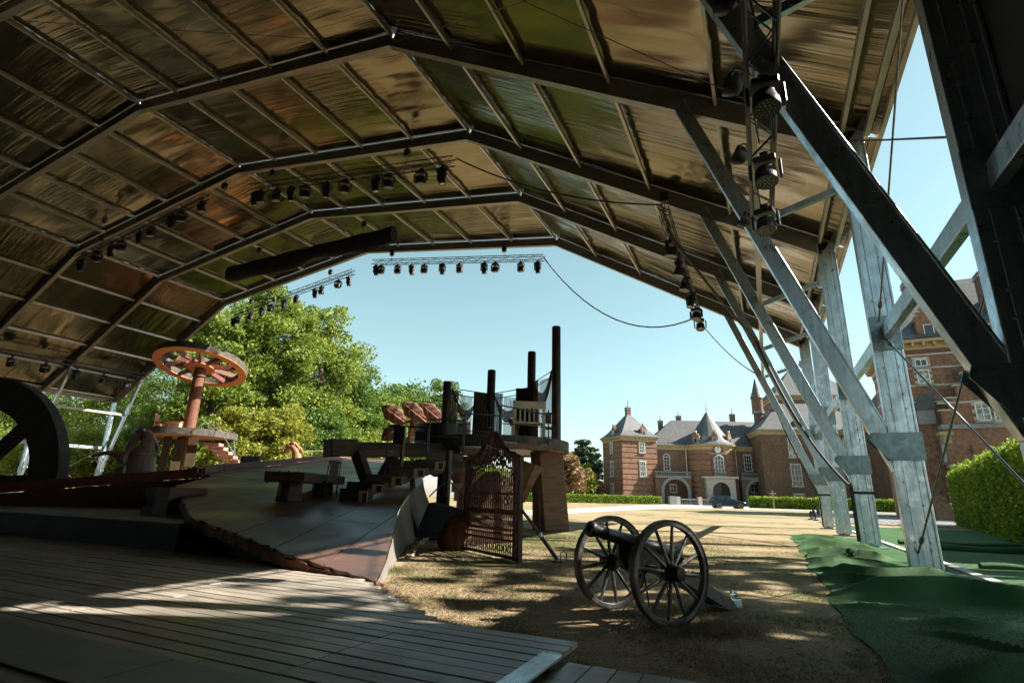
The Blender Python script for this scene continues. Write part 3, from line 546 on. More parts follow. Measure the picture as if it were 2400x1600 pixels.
def flood(loc, rz, label):
    x, y, z = loc; t = thing('floodlight', label, 'floodlight', loc, rz, 'round floodlights on the brace beam', False); R = Matrix.Rotation(rad(118),3,'Y')
    MB().lathe([(.03,.16),(.10,.13),(.145,.04),(.155,-.05),(.14,-.05),(.09,.06)],18,(-.16,0,-.12),R,False).build('dish', M['gun'], t, smooth=True); MB().tube([(.02,0,.05),(-.1,.15,-.02),(-.16,.16,-.12)],.012,5).tube([(.02,0,.05),(-.1,-.15,-.02),(-.16,-.16,-.12)],.012,5).build('yoke', M['blackm'], t); MB().box((.03,0,.06),(.06,.09,.08)).build('clamp', M['blackm'], t)
for i, y in enumerate((5.0,6.35,8.0,10.2)): flood((.24,y,6.34), .1*i, f'black dish floodlight, {ORD[i]} from the top beside the near right truss')
def cable(pts, sag, r_, label, name='power_cable', n=14):
    out = []
    for k in range(len(pts)-1):
        a, b = Vector(pts[k]), Vector(pts[k+1])
        for i in range(n+(k == len(pts)-2)):
            t = i/n; p = a.lerp(b, t); p.z -= sag*4*t*(1-t); out.append(p)
    tag(MB().tube(out, r_, 6).build(name, M['rubber'], smooth=True), label, 'cable')
cable([(-10.1,25.3,13.8),(-2.2,25.4,9.4)], 1.9, .035, 'thin black cable sagging in the sky between the end truss and the right slope truss')
cable([(-2.1,15.2,9.8),(-9.8,15.2,13.6)], .5, .03, 'thin black cable along the rafter from the middle truss to the right slope truss')
cable([(-2.1,16,9.3),(.15,20.3,6.6),(1.2,20.4,3.6),(1.85,15.4,1.35),(1.85,15.4,.15)], .15, .045, 'thick black cable bundle hanging down the third brace to a column')
cable([(-2.2,25.5,9.3),(.3,25.6,6.3),(1.9,25.4,1.2),(1.9,25.4,.1)], .35, .025, 'thin black cable swinging from the right slope truss to the farthest column')
for i, z in ((6,1.25),(8,1.3)): tag(MB().ring(.14,.15,-.03,.03,4,(0,0,0)).xf(Matrix.Translation((XR,FY[i],z)) @ Matrix.Diagonal((2.15,1.05,1,1)) @ Matrix.Rotation(rad(45),4,'Z')).build('strap', M['rubber']), 'black strap tied round the '+('third' if i == 6 else 'farthest')+' right column', 'strap')

# ================================================================ raked stage
UD = Vector((-.7071,.7071)); VD = Vector((.7071,.7071)); T0 = Vector((-3.87,4.95))
def itp(x, tab):
    for (a, b), (c, d) in zip(tab, tab[1:]):
        if x <= c: return b+(d-b)*(x-a)/(c-a)
    return tab[-1][1]
vR = lambda u: itp(u, [(-1,0),(0,.0),(.84,.2),(2.1,.44),(4.4,.85),(6.8,1.44),(9.6,2.27),(14,3.0),(26,3.6)])
vL = lambda u: itp(u, [(-1,0),(0,-.02),(1.05,-.87),(1.78,-1.35),(3.41,-2.43),(7.03,-3.44),(10.76,-2.93),(13.4,-1.95),(22,.6),(26,1.4)])
ZT = [(-1,.0),(0,.05),(3,.46),(7,.98),(10,1.32),(24,2.65),(30,3.2)]
ZC = np.polyfit([0,1.5,3,7,10,17,24],[.05,.255,.455,.965,1.31,2.0,2.65],3)
def sz(u, v): return float(np.polyval(ZC,u))+.005*math.sin(u*1.1)*math.sin(v*1.7)
def sp3(u, v, dz=0): p = T0+UD*u+VD*v; return Vector((p.x,p.y,sz(u,v)+dz))
stage = thing('raked_stage', 'wide dark red-brown boarded ramp rising to the left with a broken front edge', 'stage', (-3.87,4.95,0))
PU, PV = 7.3, .82; CA, SA = math.cos(rad(21.5)), math.sin(rad(21.5))     # boards run slightly askew to the slope
for iu in range(-1,5):
    for iv in range(-14,4):
        u0 = iu*PU-((iv*2.9) % 5.1); v0 = iv*PV+.08; mb = MB(); nu, nv = 60, 7; keep = {}
        for a in range(nu):
            for b in range(nv):
                cs_ = [(u0+.007+(PU-.014)*aa/nu, v0+.008+(PV-.016)*bb/nv) for aa, bb in ((a,b),(a+1,b),(a+1,b+1),(a,b+1))]
                pu = [(p*CA-q*SA, p*SA+q*CA) for p, q in cs_]; um = sum(p[0] for p in pu)/4; vm = sum(p[1] for p in pu)/4
                if um < .02 or um > 24 or vm > vR(um)+.05 or vm < vL(um)-.04: continue
                f_ = []
                for uu, vv in pu:
                    uu = max(uu,.0); vv = min(max(vv, vL(uu)+.03*math.sin(uu*31)*math.sin(uu*13)), vR(uu)); kk = (round(uu,3),round(vv,3)); f_.append(keep.setdefault(kk, len(keep)))
                if len(set(f_)) >= 3: mb.f.append(tuple(dict.fromkeys(f_)))
        if mb.f:
            mb.v = [None]*len(keep)
            for (uu, vv), i in keep.items(): mb.v[i] = tuple(sp3(uu, vv))
            mb.build('stage_board', M['stage'], stage, solid=.04)
# splintered front edge, black sheet painting the shadowed gap below, canvas skirt
mb = MB(); us = np.linspace(.02,7.0,110); rg = []
for k, u in enumerate(us):
    v = vL(u)-.012+.02*math.sin(k*1.9)*math.sin(k*.7); z = sz(u,vL(u)); th = .09+.02*abs(math.sin(k*1.3))+.03*random.random()
    p = T0+UD*u+VD*v; q = T0+UD*u+VD*(v+.14); rg.append([(p.x,p.y,max(z-th,.02)),(p.x,p.y,z+.012*math.sin(k)),(q.x,q.y,z+.006),(q.x,q.y,max(z-th,.02))])
mb.loft(rg).build('broken_edge', M['jag'], stage)
mb = MB(); rg = []
for u in np.linspace(.6,7.0,30): p = T0+UD*u+VD*(vL(u)+.32); rg.append([(p.x,p.y,0.04),(p.x,p.y,sz(u,vL(u)+.32)-.06)])
mb.loft(rg, False, False).build('gap_shade_sheet', M['blackout'], stage)
mb = MB(); rg = []; us = np.concatenate([np.linspace(0.0,3,24), np.linspace(3.1,12,60)])
for k, u in enumerate(us):
    ring = []; zt = sz(u, vR(u))
    for t in np.linspace(0,1,9):
        o = .01+(.05+.06*max(0,u-2))*t**1.4*min(1,u/2)+.035*math.sin(u*7+t*3)*t*(1 if u > 2.6 else .4)+.02*math.sin(u*19)*min(1,max(0,u-6)); p = T0+UD*u+VD*(vR(u)+o); ring.append((p.x,p.y,zt*(1-t)+.015*math.sin(u*11+t*7)*t*(1-t)*4+.012))
    rg.append(ring)
mb.loft(rg, False, False).build('canvas_skirt', M['skirt'], stage, smooth=True)
pts = [T0+UD*u+VD*(vR(u)+.22+.07*max(0,u-2)+.05*math.sin(u*9)) for u in np.linspace(2.6,7.0,40)]
tag(MB().tube([(p.x,p.y,.035+.02*math.sin(i*1.7)) for i, p in enumerate(pts)], .022, 6).tube([(p.x+.06*math.sin(i*1.1),p.y+.05*math.cos(i*1.9),.05+.02*math.sin(i*2.7)) for i, p in enumerate(pts)], .015, 6).build('rope', M['rope'], smooth=True), 'frayed pale rope lying along the foot of the canvas skirt', 'rope')
# low black platform left of the ramp
t = thing('black_platform', 'low black platform with worn plank top between deck and red wall', 'platform', (-12,6.5,0)); pl = [(-24,5.42),(-7.9,5.42),(-9.7,6.75),(-11.2,8.1),(-13.6,9.3),(-24,9.3)]
MB().prism(pl,.06,.46).build('body', M['blackout'], t)
for i in range(20):
    y = 5.44+i*.19; xr = itp(y, [(5.4,-7.95),(6.75,-9.75),(8.1,-11.3),(9.3,-13.7)])
    MB().b2(-24,xr-.05,y,y+.182,.462,.485+random.uniform(-.002,.002)).build('plank', M['mat'], t, bevel=.003)
t = thing('broken_crate', 'dark splintered timber box lodged against the left edge of the ramp', 'crate', (-10.35,7.0,.48)); MB().b2(-10.75,-9.95,6.55,7.2,.487,.62).b2(-10.75,-10.3,6.55,7.2,.80,.96).build('shell', M['darkwood'], t); MB().b2(-10.32,-9.92,6.5,7.25,.487,.98).build('end_block', M['midwood'], t); MB().b2(-10.72,-10.35,6.62,7.15,.62,.80).build('inner_panel', M['blackout'], t)
# red wall and top rail along the left edge
RL = [(-21.5,2.2,.42),(-18.5,4.2,.62),(-15.8,6.4,.86),(-12.8,9.16,1.34),(-13.6,10.5,1.50),(-14.75,13.0,1.75),(-19.0,20.9,2.62)]
t = thing('stage_wall', 'long dark red timber wall with rail behind the black platform', 'wall', (-15.8,6.4,0))
for k in range(6):
    a, b = Vector(RL[k]), Vector(RL[k+1]); mb = MB(); mb.add([(a.x,a.y,.1),(b.x,b.y,.1),(b.x,b.y,b.z-.12),(a.x,a.y,a.z-.12)],[(0,1,2,3)]); mb.build('wall_board', M['darkred'], t, solid=.06)
    MB().beam(a-Vector((0,0,.07)),b-Vector((0,0,.07)),.34,.07).build('rail_board', M['palebox'] if k < 2 else M['stagered'], t, bevel=.006)
    off = Vector((-(b-a).y,(b-a).x,0)).normalized()*.22; off = off if off.x < 0 or off.y > 0 else -off
    MB().beam(a+off+Vector((0,0,.05)),b+off+Vector((0,0,.05)),.10,.16).build('upper_rail', M['stagered'], t, bevel=.006)
MB().box((-14.4,8.1,.80),(.32,.06,.55),rad(46)).build('pale_panel', M['palebox'], t)
MB().b2(-15.4,-11.6,8.95,9.1,.487,.62).build('skirting_block', M['mat'], t)
mb = MB()
for k in range(7): x = -13.1-.02*k; mb.tube([(x,9.12+.03*k,1.12),(x+.02*math.sin(k),9.1+.03*k,.9),(x+.03*math.cos(k*2),9.08+.03*k,.62-.03*(k % 3))],[.02,.014,.004],5)
tag(mb.build('torn_cloth', M['rope']), 'torn pale rag hanging from the red wall rail', 'rag')
# wagon wheels
def wheel_parts(t, R, wid, th, hub, ns, mr, ms, mh, Mx, sw=.24, ph=.82):
    MB().ring(R-wid,R,-th/2,th/2,72,(0,0,0),Mx).build('rim', mr, t, smooth=True, bevel=.01)
    for k in range(ns):
        a = 2*math.pi*k/ns+ph; d = Vector((math.cos(a),math.sin(a),0)); p0, p1 = Mx @ (d*hub*.9), Mx @ (d*(R-wid+.03)); MB().beam(p0,p1,sw,th*.62,Mx @ Vector((0,0,1))).build('spoke', ms, t, bevel=.01)
    MB().lathe([(hub,-th*.6),(hub,th*.6)],28,(0,0,0),Mx).build('hub', mh, t, smooth=True, bevel=.01)
wc = Vector((-19.95,7.29,0.96)); toc = (Vector((0,0,1))-wc); an = rad(295.27-6)
t = thing('wagon_wheel', 'giant dark spoked wagon wheel standing upright behind the red wall', 'wheel', tuple(wc), an, None, False); wheel_parts(t, 2.92, .86, .34, .6, 8, M['wheelgrey'], M['darkwood'], M['darkwood'], Matrix.Rotation(rad(90),3,'Y').to_3x3() if False else Matrix.Rotation(rad(90),3,'Y'), .34)
# wheel tower
bc = Vector((-36.37,24.31,4.49)); tw = thing('wheel_tower', 'rusty post carrying a horizontal orange wagon wheel above a round platform', 'stage tower', (bc.x,bc.y,0))
z0 = bc.z; top = Vector((-35.11,23.37,9.27))
MB().ring(2.98,3.14,z0-.24,z0+.20,64,(bc.x,bc.y,0)).build('platform_rim', M['rim'], tw, smooth=True); MB().lathe([(3.0,-.12),(3.0,.06)],48,(bc.x,bc.y,z0)).build('platform_floor', M['rustlight'], tw); MB().lathe([(.40,0),(.37,top.z-z0-.2)],24,(bc.x,bc.y,z0+.06)).build('post', M['rust'], tw, smooth=True)
MB().lathe([(.48,0),(.48,.07)],20,(bc.x,bc.y,top.z-.65)).build('post_collar', M['rust'], tw)
MB().lathe([(.34,0),(.30,z0-.3)],16,(bc.x,bc.y,.2)).build('lower_post', M['midwood'], tw); 
wt = thing('wagon_wheel', 'orange spoked wagon wheel lying flat on top of the rusty post', 'wheel', (bc.x,bc.y,top.z), 0, None, False); tilt = Matrix.Rotation(rad(25.3),3,'Z') @ Matrix.Rotation(rad(-15),3,'X')
Rr = 3.06; MB().ring(Rr-.54,Rr,-.02,.05,72,(0,0,0),tilt).build('rim_board', M['rustlight'], wt, smooth=True); MB().ring(Rr-.03,Rr+.02,.05,.44,72,(0,0,0),tilt).ring(Rr-.54,Rr-.50,.05,.44,72,(0,0,0),tilt).build('rim_band', M['rim'], wt, smooth=True)
for k in range(10):
    a = 2*math.pi*k/10+.1; d = Vector((math.cos(a),math.sin(a),0)); MB().beam(tilt @ (d*.5+Vector((0,0,.16))),tilt @ (d*(Rr-.52)+Vector((0,0,.16))),.16,.32,tilt @ Vector((0,0,1))).build('spoke', M['stagered'], wt)
MB().lathe([(.94,-.06),(.94,.02)],32,(0,0,0),tilt).build('hub_plate', M['rustlight'], wt); MB().lathe([(.52,.02),(.44,.68)],20,(0,0,0),tilt).build('hub', M['rim'], wt)
for (cx, m_, w_) in (((-36.96,24.20,2.16),'darkwood',.28),((-37.92,23.99,2.14),'darkwood',.5)): MB().box((cx[0],cx[1],(z0)/2),(w_,.18,z0-.3),rad(25)).build('prop_panel', M[m_], tw)
def drape(p0, p1, ztop, zbot, mat, name, par, amp=.05, nw=7, mats3=None):
    p0, p1 = Vector(p0), Vector(p1); d = p1-p0; nn = Vector((-d.y,d.x,0)).normalized()
    return MB().grid(lambda u, v: tuple(Vector((p0.x+d.x*u,p0.y+d.y*u,ztop+(zbot-ztop)*v))+nn*amp*math.sin(u*nw*6.28+v)*(.4+.6*v)), np.linspace(0,1,nw*6), np.linspace(0,1,6)).build(name, mat, par, smooth=True)
a, b = (-36.54,23.60,2.13), (-35.96,23.87,2.14); drape(a,b,z0-.43,z0-1.85,M['drape'],'hanging_cloth',tw); drape(a,b,z0-1.87,z0-2.47,M['white'],'hanging_cloth',tw)
a, b = (-35.70,23.99,2.15), (-35.07,24.28,2.17); drape(a,b,z0-.25,z0-.74,M['white'],'hanging_cloth',tw); drape(a,b,z0-.76,z0-1.3,M['drape'],'hanging_cloth',tw); drape(a,b,z0-1.32,z0-2.16,M['white'],'hanging_cloth',tw)
for k in range(6):
    p = Vector((-34.25,24.84,3.80)).lerp(Vector((-31.73,24.99,2.38)), k/5); MB().box(p,(1.1,.6,.2),rad(25)).build('stair_tread', M['rustlight' if k > 3 else 'pink'], tw, bevel=.01)
mb = MB()
for (a, b) in (((-33.09,22.83,4.94),(-33.81,23.93,5.13)),((-33.61,24.04,5.08),(-32.56,24.20,4.33)),((-32.56,24.20,4.33),(-31.06,24.54,2.62)),((-31.94,24.57,4.07),(-31.24,24.48,2.54))): mb.tube([a,b],.022,5)
for q in ((-33.11,22.97,4.49),(-33.94,24.03,4.63),(-33.60,24.20,4.58)): mb.tube([q,(q[0],q[1],q[2]+.5)],.02,5)
mb.build('handrail', M['bluerail'], tw)
pp = (-37.89,24.08,5.10); t = thing('altar_table', 'cream arcaded sideboard on the round platform of the wheel tower', 'table', (pp[0],pp[1],z0+.06), rad(20), None, False); t.scale = (1.2,)*3
MB().box((0,0,.72),(.95,.5,.06)).build('top', M['rustlight'], t); MB().box((0,0,.35),(.86,.42,.68)).build('body', M['white'], t); mb = MB()
for k in range(4): x = -.33+.22*k; mb.tube([(x-.08,-.215,.08),(x-.08,-.215,.45),(x-.05,-.215,.55),(x,-.215,.59),(x+.05,-.215,.55),(x+.08,-.215,.45),(x+.08,-.215,.08)],.012,4)
mb.build('arch_moulding', M['midwood'], t)
def chair(name, label, loc, rz, m_, sc=1.0, turned=False):
    t = thing(name, label, 'chair', loc, rz, None, False); t.scale = (sc,)*3
    MB().box((0,0,.46),(.46,.44,.06)).build('seat', m_, t, bevel=.01)
    for sx in (-1,1):
        for sy in (-1,1):
            if turned: MB().lathe([(.02,0),(.03,.04),(.018,.08),(.03,.18),(.018,.24),(.026,.34),(.02,.40),(.026,.44)],8,(sx*.19,sy*.18,0)).build('leg', m_, t, smooth=True)
            else: MB().beam((sx*.2,sy*.19,0),(sx*.19,sy*.18,.44),.045,.045,(0,1,0)).build('leg', m_, t)
        MB().tube([(sx*.19,.19,.46),(sx*.19,.22,.75),(sx*.18,.25,1.02)],[.022,.018,.022],6).build('back_post', m_, t)
    MB().box((0,.235,.86),(.26,.03,.40)).build('backrest', m_, t); MB().box((0,.25,1.04),(.40,.04,.08)).build('crest_rail', m_, t, bevel=.01)
    MB().tube([(-.19,-.18,.14),(-.19,.18,.14)],.013,6).tube([(.19,-.18,.14),(.19,.18,.14)],.013,6).tube([(-.19,0,.14),(.19,0,.14)],.013,6).build('stretcher', m_, t)
    return t
q = (-38.10,23.32,5.01); chair('wooden_chair', 'pink backed chair beside the cream sideboard on the wheel tower', (q[0],q[1],z0+.06), rad(115), M['pink'], 1.2)

# heavy table and chair on the ramp
q = T0+UD*5.35+VD*(-1.15); zq = sz(5.35,-1.15)
t = thing('heavy_table', 'heavy dark timber table on stump legs standing on the ramp', 'table', (q.x,q.y,zq), rad(113), None, False)
MB().box((.85,0,.46),(2.3,.78,.19)).build('table_top', M['darkwood'], t, bevel=.02); mb = MB()
for k in range(26): mb.box((-.305,-.375+.03*k,.45+.02*math.sin(k*2.1)),(.03,.023,.17+.05*math.sin(k*3.3)))
mb.build('splintered_end', M['midwood'], t)
for x in (0.02,1.7): MB().lathe([(.25,-.08 if x < 1 else .1),(.235,.12),(.22,.37)],9,(x,0,0)).build('leg', M['darkwood'], t)
q = T0+UD*5.95+VD*(-.42); chair('turned_chair', 'dark turned-leg chair standing at the heavy table', (q.x,q.y,sz(5.95,-.42)+.005), rad(250), M['darkwood'], .70, True)
# rear stage floor the far blocks and the pale horse stand on
rs = thing('rear_stage', 'sunlit red-brown boarded rear stage floor behind the heavy table', 'stage', (-22.5,21.5,0)); rz_ = lambda x, y: -.04*x+.19*y-2.96
Q = [Vector((-22.4,17.6)),Vector((-19.6,23.8)),Vector((-24.4,26.5)),Vector((-26.0,19.6))]
for k in range(14):
    f0, f1 = k/14+.002, (k+1)/14-.002; c4 = [Q[0].lerp(Q[3],f0),Q[1].lerp(Q[2],f0),Q[1].lerp(Q[2],f1),Q[0].lerp(Q[3],f1)]
    MB().add([(p.x,p.y,rz_(p.x,p.y)) for p in c4]+[(p.x,p.y,rz_(p.x,p.y)-.07) for p in c4],[(0,1,2,3),(7,6,5,4),(0,4,5,1),(1,5,6,2),(2,6,7,3),(3,7,4,0)]).build('floor_board', M['stagered'], rs)
for p in Q+[(Q[0]+Q[1])/2,(Q[2]+Q[3])/2]:
    p = p.lerp(Vector((-22.9,21.9)),.06); MB().b2(p.x-.08,p.x+.08,p.y-.08,p.y+.08,0,rz_(p.x,p.y)-.075).build('support_post', M['darkwood'], rs)
# loose boxes and loudspeakers on the far stage
for (p, d, r_, m_, lb, nm, ct) in (((-23.52,19.03,1.82),(.75,.5,.22),.3,'speaker','low grey amplifier box on the red rail, left of the pale horse','monitor_box','box'),((-23.40,19.17,2.27),(.75,.45,.30),.3,'speaker','tilted slate grey stage monitor above the amplifier box','stage_monitor','loudspeaker'),((-23.39,19.84,1.99),(.62,.5,.40),.1,'palebox','pale timber block right of the tilted stage monitor','timber_block','block'),((-23.12,20.75,2.06),(.42,.3,.26),.2,'palebox','pale open timber box in front of the pale horse, left one','timber_block','block'),((-22.52,21.46,2.16),(.62,.3,.24),.3,'palebox','pale timber block under the pale horse, middle one','timber_block','block'),((-22.10,22.29,2.37),(.42,.3,.26),.4,'black','black box among the pale blocks right of the pale horse','equipment_box','box'),((-23.16,23.10,2.58),(.95,.3,.22),.35,'palebox','long pale timber block right of the pale horse','timber_block','block'),((-23.33,24.38,2.64),(.6,.3,.3),.4,'rustlight','orange timber block behind the dark chair','timber_block','block'),((-22.81,24.56,2.83),(.9,.3,.22),.4,'palebox','pale timber beam left of the heavy beam end','timber_block','block'),((-21.46,23.88,2.65),(.75,.4,.26),.5,'palebox','pale chunky timber block below the heavy beam end','timber_block','block')):
    ob = MB().box((0,0,0),tuple(q*1.2 for q in d)).build(nm, M[m_], bevel=.012); ob.location = p; ob.rotation_euler = ((rad(-25) if nm == 'stage_monitor' else 0),0,r_+rad(25)); tag(ob, lb, ct)
t = thing('far_railing', 'pale thin metal railing behind the pale horse', 'railing', tuple((-29.25,31.06,3.25))); mb = MB(); a, b = Vector((-31.52,29.84,3.71)), Vector((-29.62,34.70,4.28))
MB().tube([a,b],.025,5).build('handrail', M['palebox'], t)
for k in range(6): q = a.lerp(b, k/5); MB().tube([q,(q.x,q.y,q.z-.8)],.022,5).build('post', M['palebox'], t)

# horses
def remesh(o, vox, sm=6):
    md = o.modifiers.new('r', 'REMESH'); md.mode = 'VOXEL'; md.voxel_size = vox; md.use_smooth_shade = True
    md = o.modifiers.new('s', 'SMOOTH'); md.iterations = sm; md.factor = .5
q = (-16.12,9.57,1.29); hs = thing('horse_statue', 'dark brown carved horse rearing out of the stage behind the red wall', 'statue', q, rad(205.27), None, False)
k_ = .00116; hp = lambda cx, cy, y=0: ((1500-cx)*k_, y, (1380-cy)*k_)
mb = MB(); mb.tube([hp(1520,1420),hp(1500,1250),hp(1490,1080),hp(1520,930),hp(1590,760),hp(1580,600),hp(1530,470),hp(1440,370)],[.42,.41,.39,.36,.28,.23,.19,.15],14,True,.72)
mb.tube([hp(1440,370),hp(1300,410),hp(1200,530),hp(1120,680),hp(1060,790)],[.15,.15,.13,.09,.075],12,True,.72); mb.ell(hp(1290,480),(.12,.09,.11)); mb.tube([hp(1250,420,.09),hp(1235,330,.11)],[.05,.012],6).tube([hp(1300,400,-.09),hp(1290,320,-.11)],[.05,.012],6)
for y_, pts, rr in ((.14,((1250,1000),(1080,990),(900,910),(720,880),(600,905),(480,930),(330,965)),(.20,.16,.085,.065,.06,.065,.03)),(-.16,((1280,1240),(1120,1290),(960,1260),(860,1280),(760,1330),(620,1410),(540,1440)),(.22,.14,.085,.075,.055,.055,.05))): mb.tube([hp(a, b, y_) for a, b in pts], list(rr), 10)
ob = mb.build('body', M['horse'], hs); remesh(ob, .022, 4); MB().b2(-.45,.42,-.32,.32,-1.31,.02).build('plinth', M['darkwood'], hs); mb = MB()
for i in range(26):
    t_ = i/25; cx, cy = 1430+420*math.sin(t_*1.45), 350+430*t_**1.3; mb.tube([hp(cx,cy,.03),hp(cx+15,cy+30,.05*math.sin(i*2)),hp(cx+(5+12*(i % 3)),cy+85,.07*math.cos(i))],[.035,.03,.01],6)
mb.build('mane', M['horse'], hs); mb = MB(); mb.tube([hp(1130+ (i*40),960-60*math.sin(i/9),.27*math.sin(i/18*3.1)) for i in range(19)],.028,6).build('breast_strap', M['horse'], hs)
q = (-23.33,21.99,2.22); hs = thing('horse_statue', 'sunlit terracotta horse bust with arched neck among pale blocks', 'statue', q, rad(205.27), None, False); k_ = .00318; hp = lambda cx, cy, y=0: ((1120-cx)*k_, y, (650-cy)*k_)
mb = MB(); mb.tube([hp(1115,680),hp(1120,580),hp(1120,480),hp(1090,400),hp(1040,340),hp(990,310)],[.33,.30,.26,.22,.17,.13],12,True,.7).tube([hp(990,310),hp(940,360),hp(900,420),hp(875,465)],[.13,.12,.085,.06],10,True,.7).tube([hp(1040,560,.1),hp(1020,600,.12),hp(1010,660,.1)],[.10,.09,.08],8).tube([hp(1000,600,-.1),hp(900,640,-.1),hp(820,650,-.1)],[.09,.06,.04],8)
ob = mb.build('body', M['horse2'], hs); remesh(ob, .03, 3); mb = MB()
for i in range(22):
    t_ = i/21; a = hp(905+(1190-905)*t_, 330-100*math.sin(min(1,t_*1.5)*2.2)+150*t_**2); mb.tube([(a[0],-.03,a[2]),(a[0]-.05,.03*math.sin(i),a[2]+.04),(a[0]-.12,.08*math.cos(i*2),a[2]-.12)],[.07,.065,.015],6)
mb.build('mane', M['horse2'], hs)
# ================================================================ round platform with four posts
PC = Vector((-7.75,15.5)); PR = 2.3; PZ0, PZ1 = 2.30, 2.62
pf = thing('round_platform', 'raised round platform on a slab leg, dark rim and orange underside', 'platform', (PC.x,PC.y,0))
MB().ring(PR-.10,PR,PZ0,PZ1,72,(PC.x,PC.y,0)).build('rim', M['rim'], pf, smooth=True); MB().lathe([(PR-.1,PZ0+.04),(PR-.1,PZ1-.02)],56,(PC.x,PC.y,0)).build('floor', M['orangeply_bounce'], pf); MB().b2(-9.3,-9.05,14.5,14.75,0,PZ0).build('support_post', M['darkwood'], pf)
MB().lathe([(.85,PZ0+.02),(.85,PZ0+.035)],32,(PC.x+.75,PC.y+.1,0)).build('opening_shade_disc', M['black'], pf)  # black disc paints the dark of an opening; nothing is cut
def slab(base, top, name, mat, par): 
    n = len(base); MB().add(list(base)+list(top), [tuple(range(n-1,-1,-1)), tuple(range(n,2*n))]+[(i,(i+1)%n,(i+1)%n+n,i+n) for i in range(n)]).build(name, mat, par, bevel=.012)
slab([(-6.42,15.50,0),(-6.05,15.45,0),(-5.50,16.05,0),(-5.75,16.45,0),(-6.45,16.1,0)],[(-6.56,15.42,PZ0),(-6.22,15.38,PZ0),(-5.68,15.95,PZ0),(-5.90,16.3,PZ0),(-6.58,16.0,PZ0)],'slab_leg',M['midwood'],pf)
slab([(-6.44,15.48,.01),(-6.20,15.44,.01),(-6.22,15.46,1.2),(-6.46,15.46,1.2)][:4],[(-6.62,15.36,.01)]*0+[(-6.46,15.42,.01),(-6.21,15.40,.01),(-6.24,15.41,1.2),(-6.48,15.42,1.2)],'bark_strip',M['fur'],pf)
MB().tube([(-6.67,14.84,0.90),(-6.38,14.68,1.48),(-6.25,14.72,1.91)],[.24,.30,.42],9).build('bent_prop', M['midwood'], pf)
POST = [((-9.70,15.40),4.72),((-8.72,16.80),5.36),((-7.34,17.28),6.05),((-6.07,16.42),6.62)]
for (x, y), h in POST: MB().lathe([(.155,PZ1-.02),(.15,h-.03),(.135,h)],22,(x,y,0)).build('post', M['post'], pf, smooth=True)
# curtain rods and curtains
def pt(k, f, z): a, b = POST[k][0], POST[k+1][0]; return Vector((a[0]+(b[0]-a[0])*f, a[1]+(b[1]-a[1])*f, z))
for k, za, zb in ((0,4.50,4.48),(1,4.50,4.72),(2,4.88,5.12)):
    for dz in (0,-.20): MB().tube([pt(k,.08,za+dz),pt(k,.92,zb+dz)],.016,6).build('curtain_rod', M['post'], pf)
def curtain(k, f0, f1, z0, z1, mat, label, amp=.045, nw=5, name='curtain'):
    a, b = pt(k,f0,0), pt(k,f1,0); d = b-a; nn = Vector((-d.y,d.x,0)).normalized()
    o = MB().grid(lambda u, v: tuple(a+d*u+nn*amp*math.sin(u*nw*6.28+.6*v)*(.5+.5*v)+Vector((0,0,z0+(z1-z0)*v))), np.linspace(0,1,nw*8+1), np.linspace(0,1,8)).build(name, mat, smooth=True); tag(o, label, 'curtain'); return o
curtain(0,.08,.26,4.46,PZ1,M['sheer'],'sheer brown curtain hanging beside the shortest post'); curtain(0,.30,.58,4.28,PZ1,M['sheet'],'pale translucent cloth hung between the two shortest posts',.02,2); curtain(0,.60,.93,4.48,PZ1,M['drape'],'heavy brown woven drape left of the second shortest post')
curtain(1,.06,.30,4.50,PZ1,M['sheer'],'sheer brown curtain right of the second shortest post'); curtain(1,.32,.62,4.36,PZ1,M['sheet'],'pale translucent cloth left of the floral drape',.02,3); curtain(1,.62,.94,4.70,PZ1,M['floral'],'black floral drape left of the second tallest post')
curtain(2,.08,.30,4.92,PZ1,M['sheer'],'sheer brown curtain right of the second tallest post'); curtain(2,.34,.92,4.9,PZ1,M['sheet'],'pale translucent cloth beside the tallest post',.03,4)
def swag(k, f0, f1, z0, z1, dip, label):
    a, b = pt(k,f0,z0), pt(k,f1,z1)
    mb = MB(); nn = Vector((-(b-a).y,(b-a).x,0)).normalized()
    mb.grid(lambda u, v: tuple(a.lerp(b,u)-nn*(.05+.05*math.sin(v*15))+Vector((0,0,-(dip*(.55+.45*v))*4*u*(1-u)*(1+.25*(u-.5))-.04*v))), np.linspace(0,1,22), np.linspace(0,1,14)); tag(mb.build('swag', M['sheer'], smooth=True), label, 'curtain')
swag(0,.10,.62,4.50,4.10,.85,'swagged sheer brown curtain between the two shortest posts'); swag(1,.08,.66,4.50,4.20,.85,'swagged sheer brown curtain left of the floral drape'); swag(2,.14,.88,4.88,5.10,1.05,'swagged sheer brown curtain between the two tallest posts')
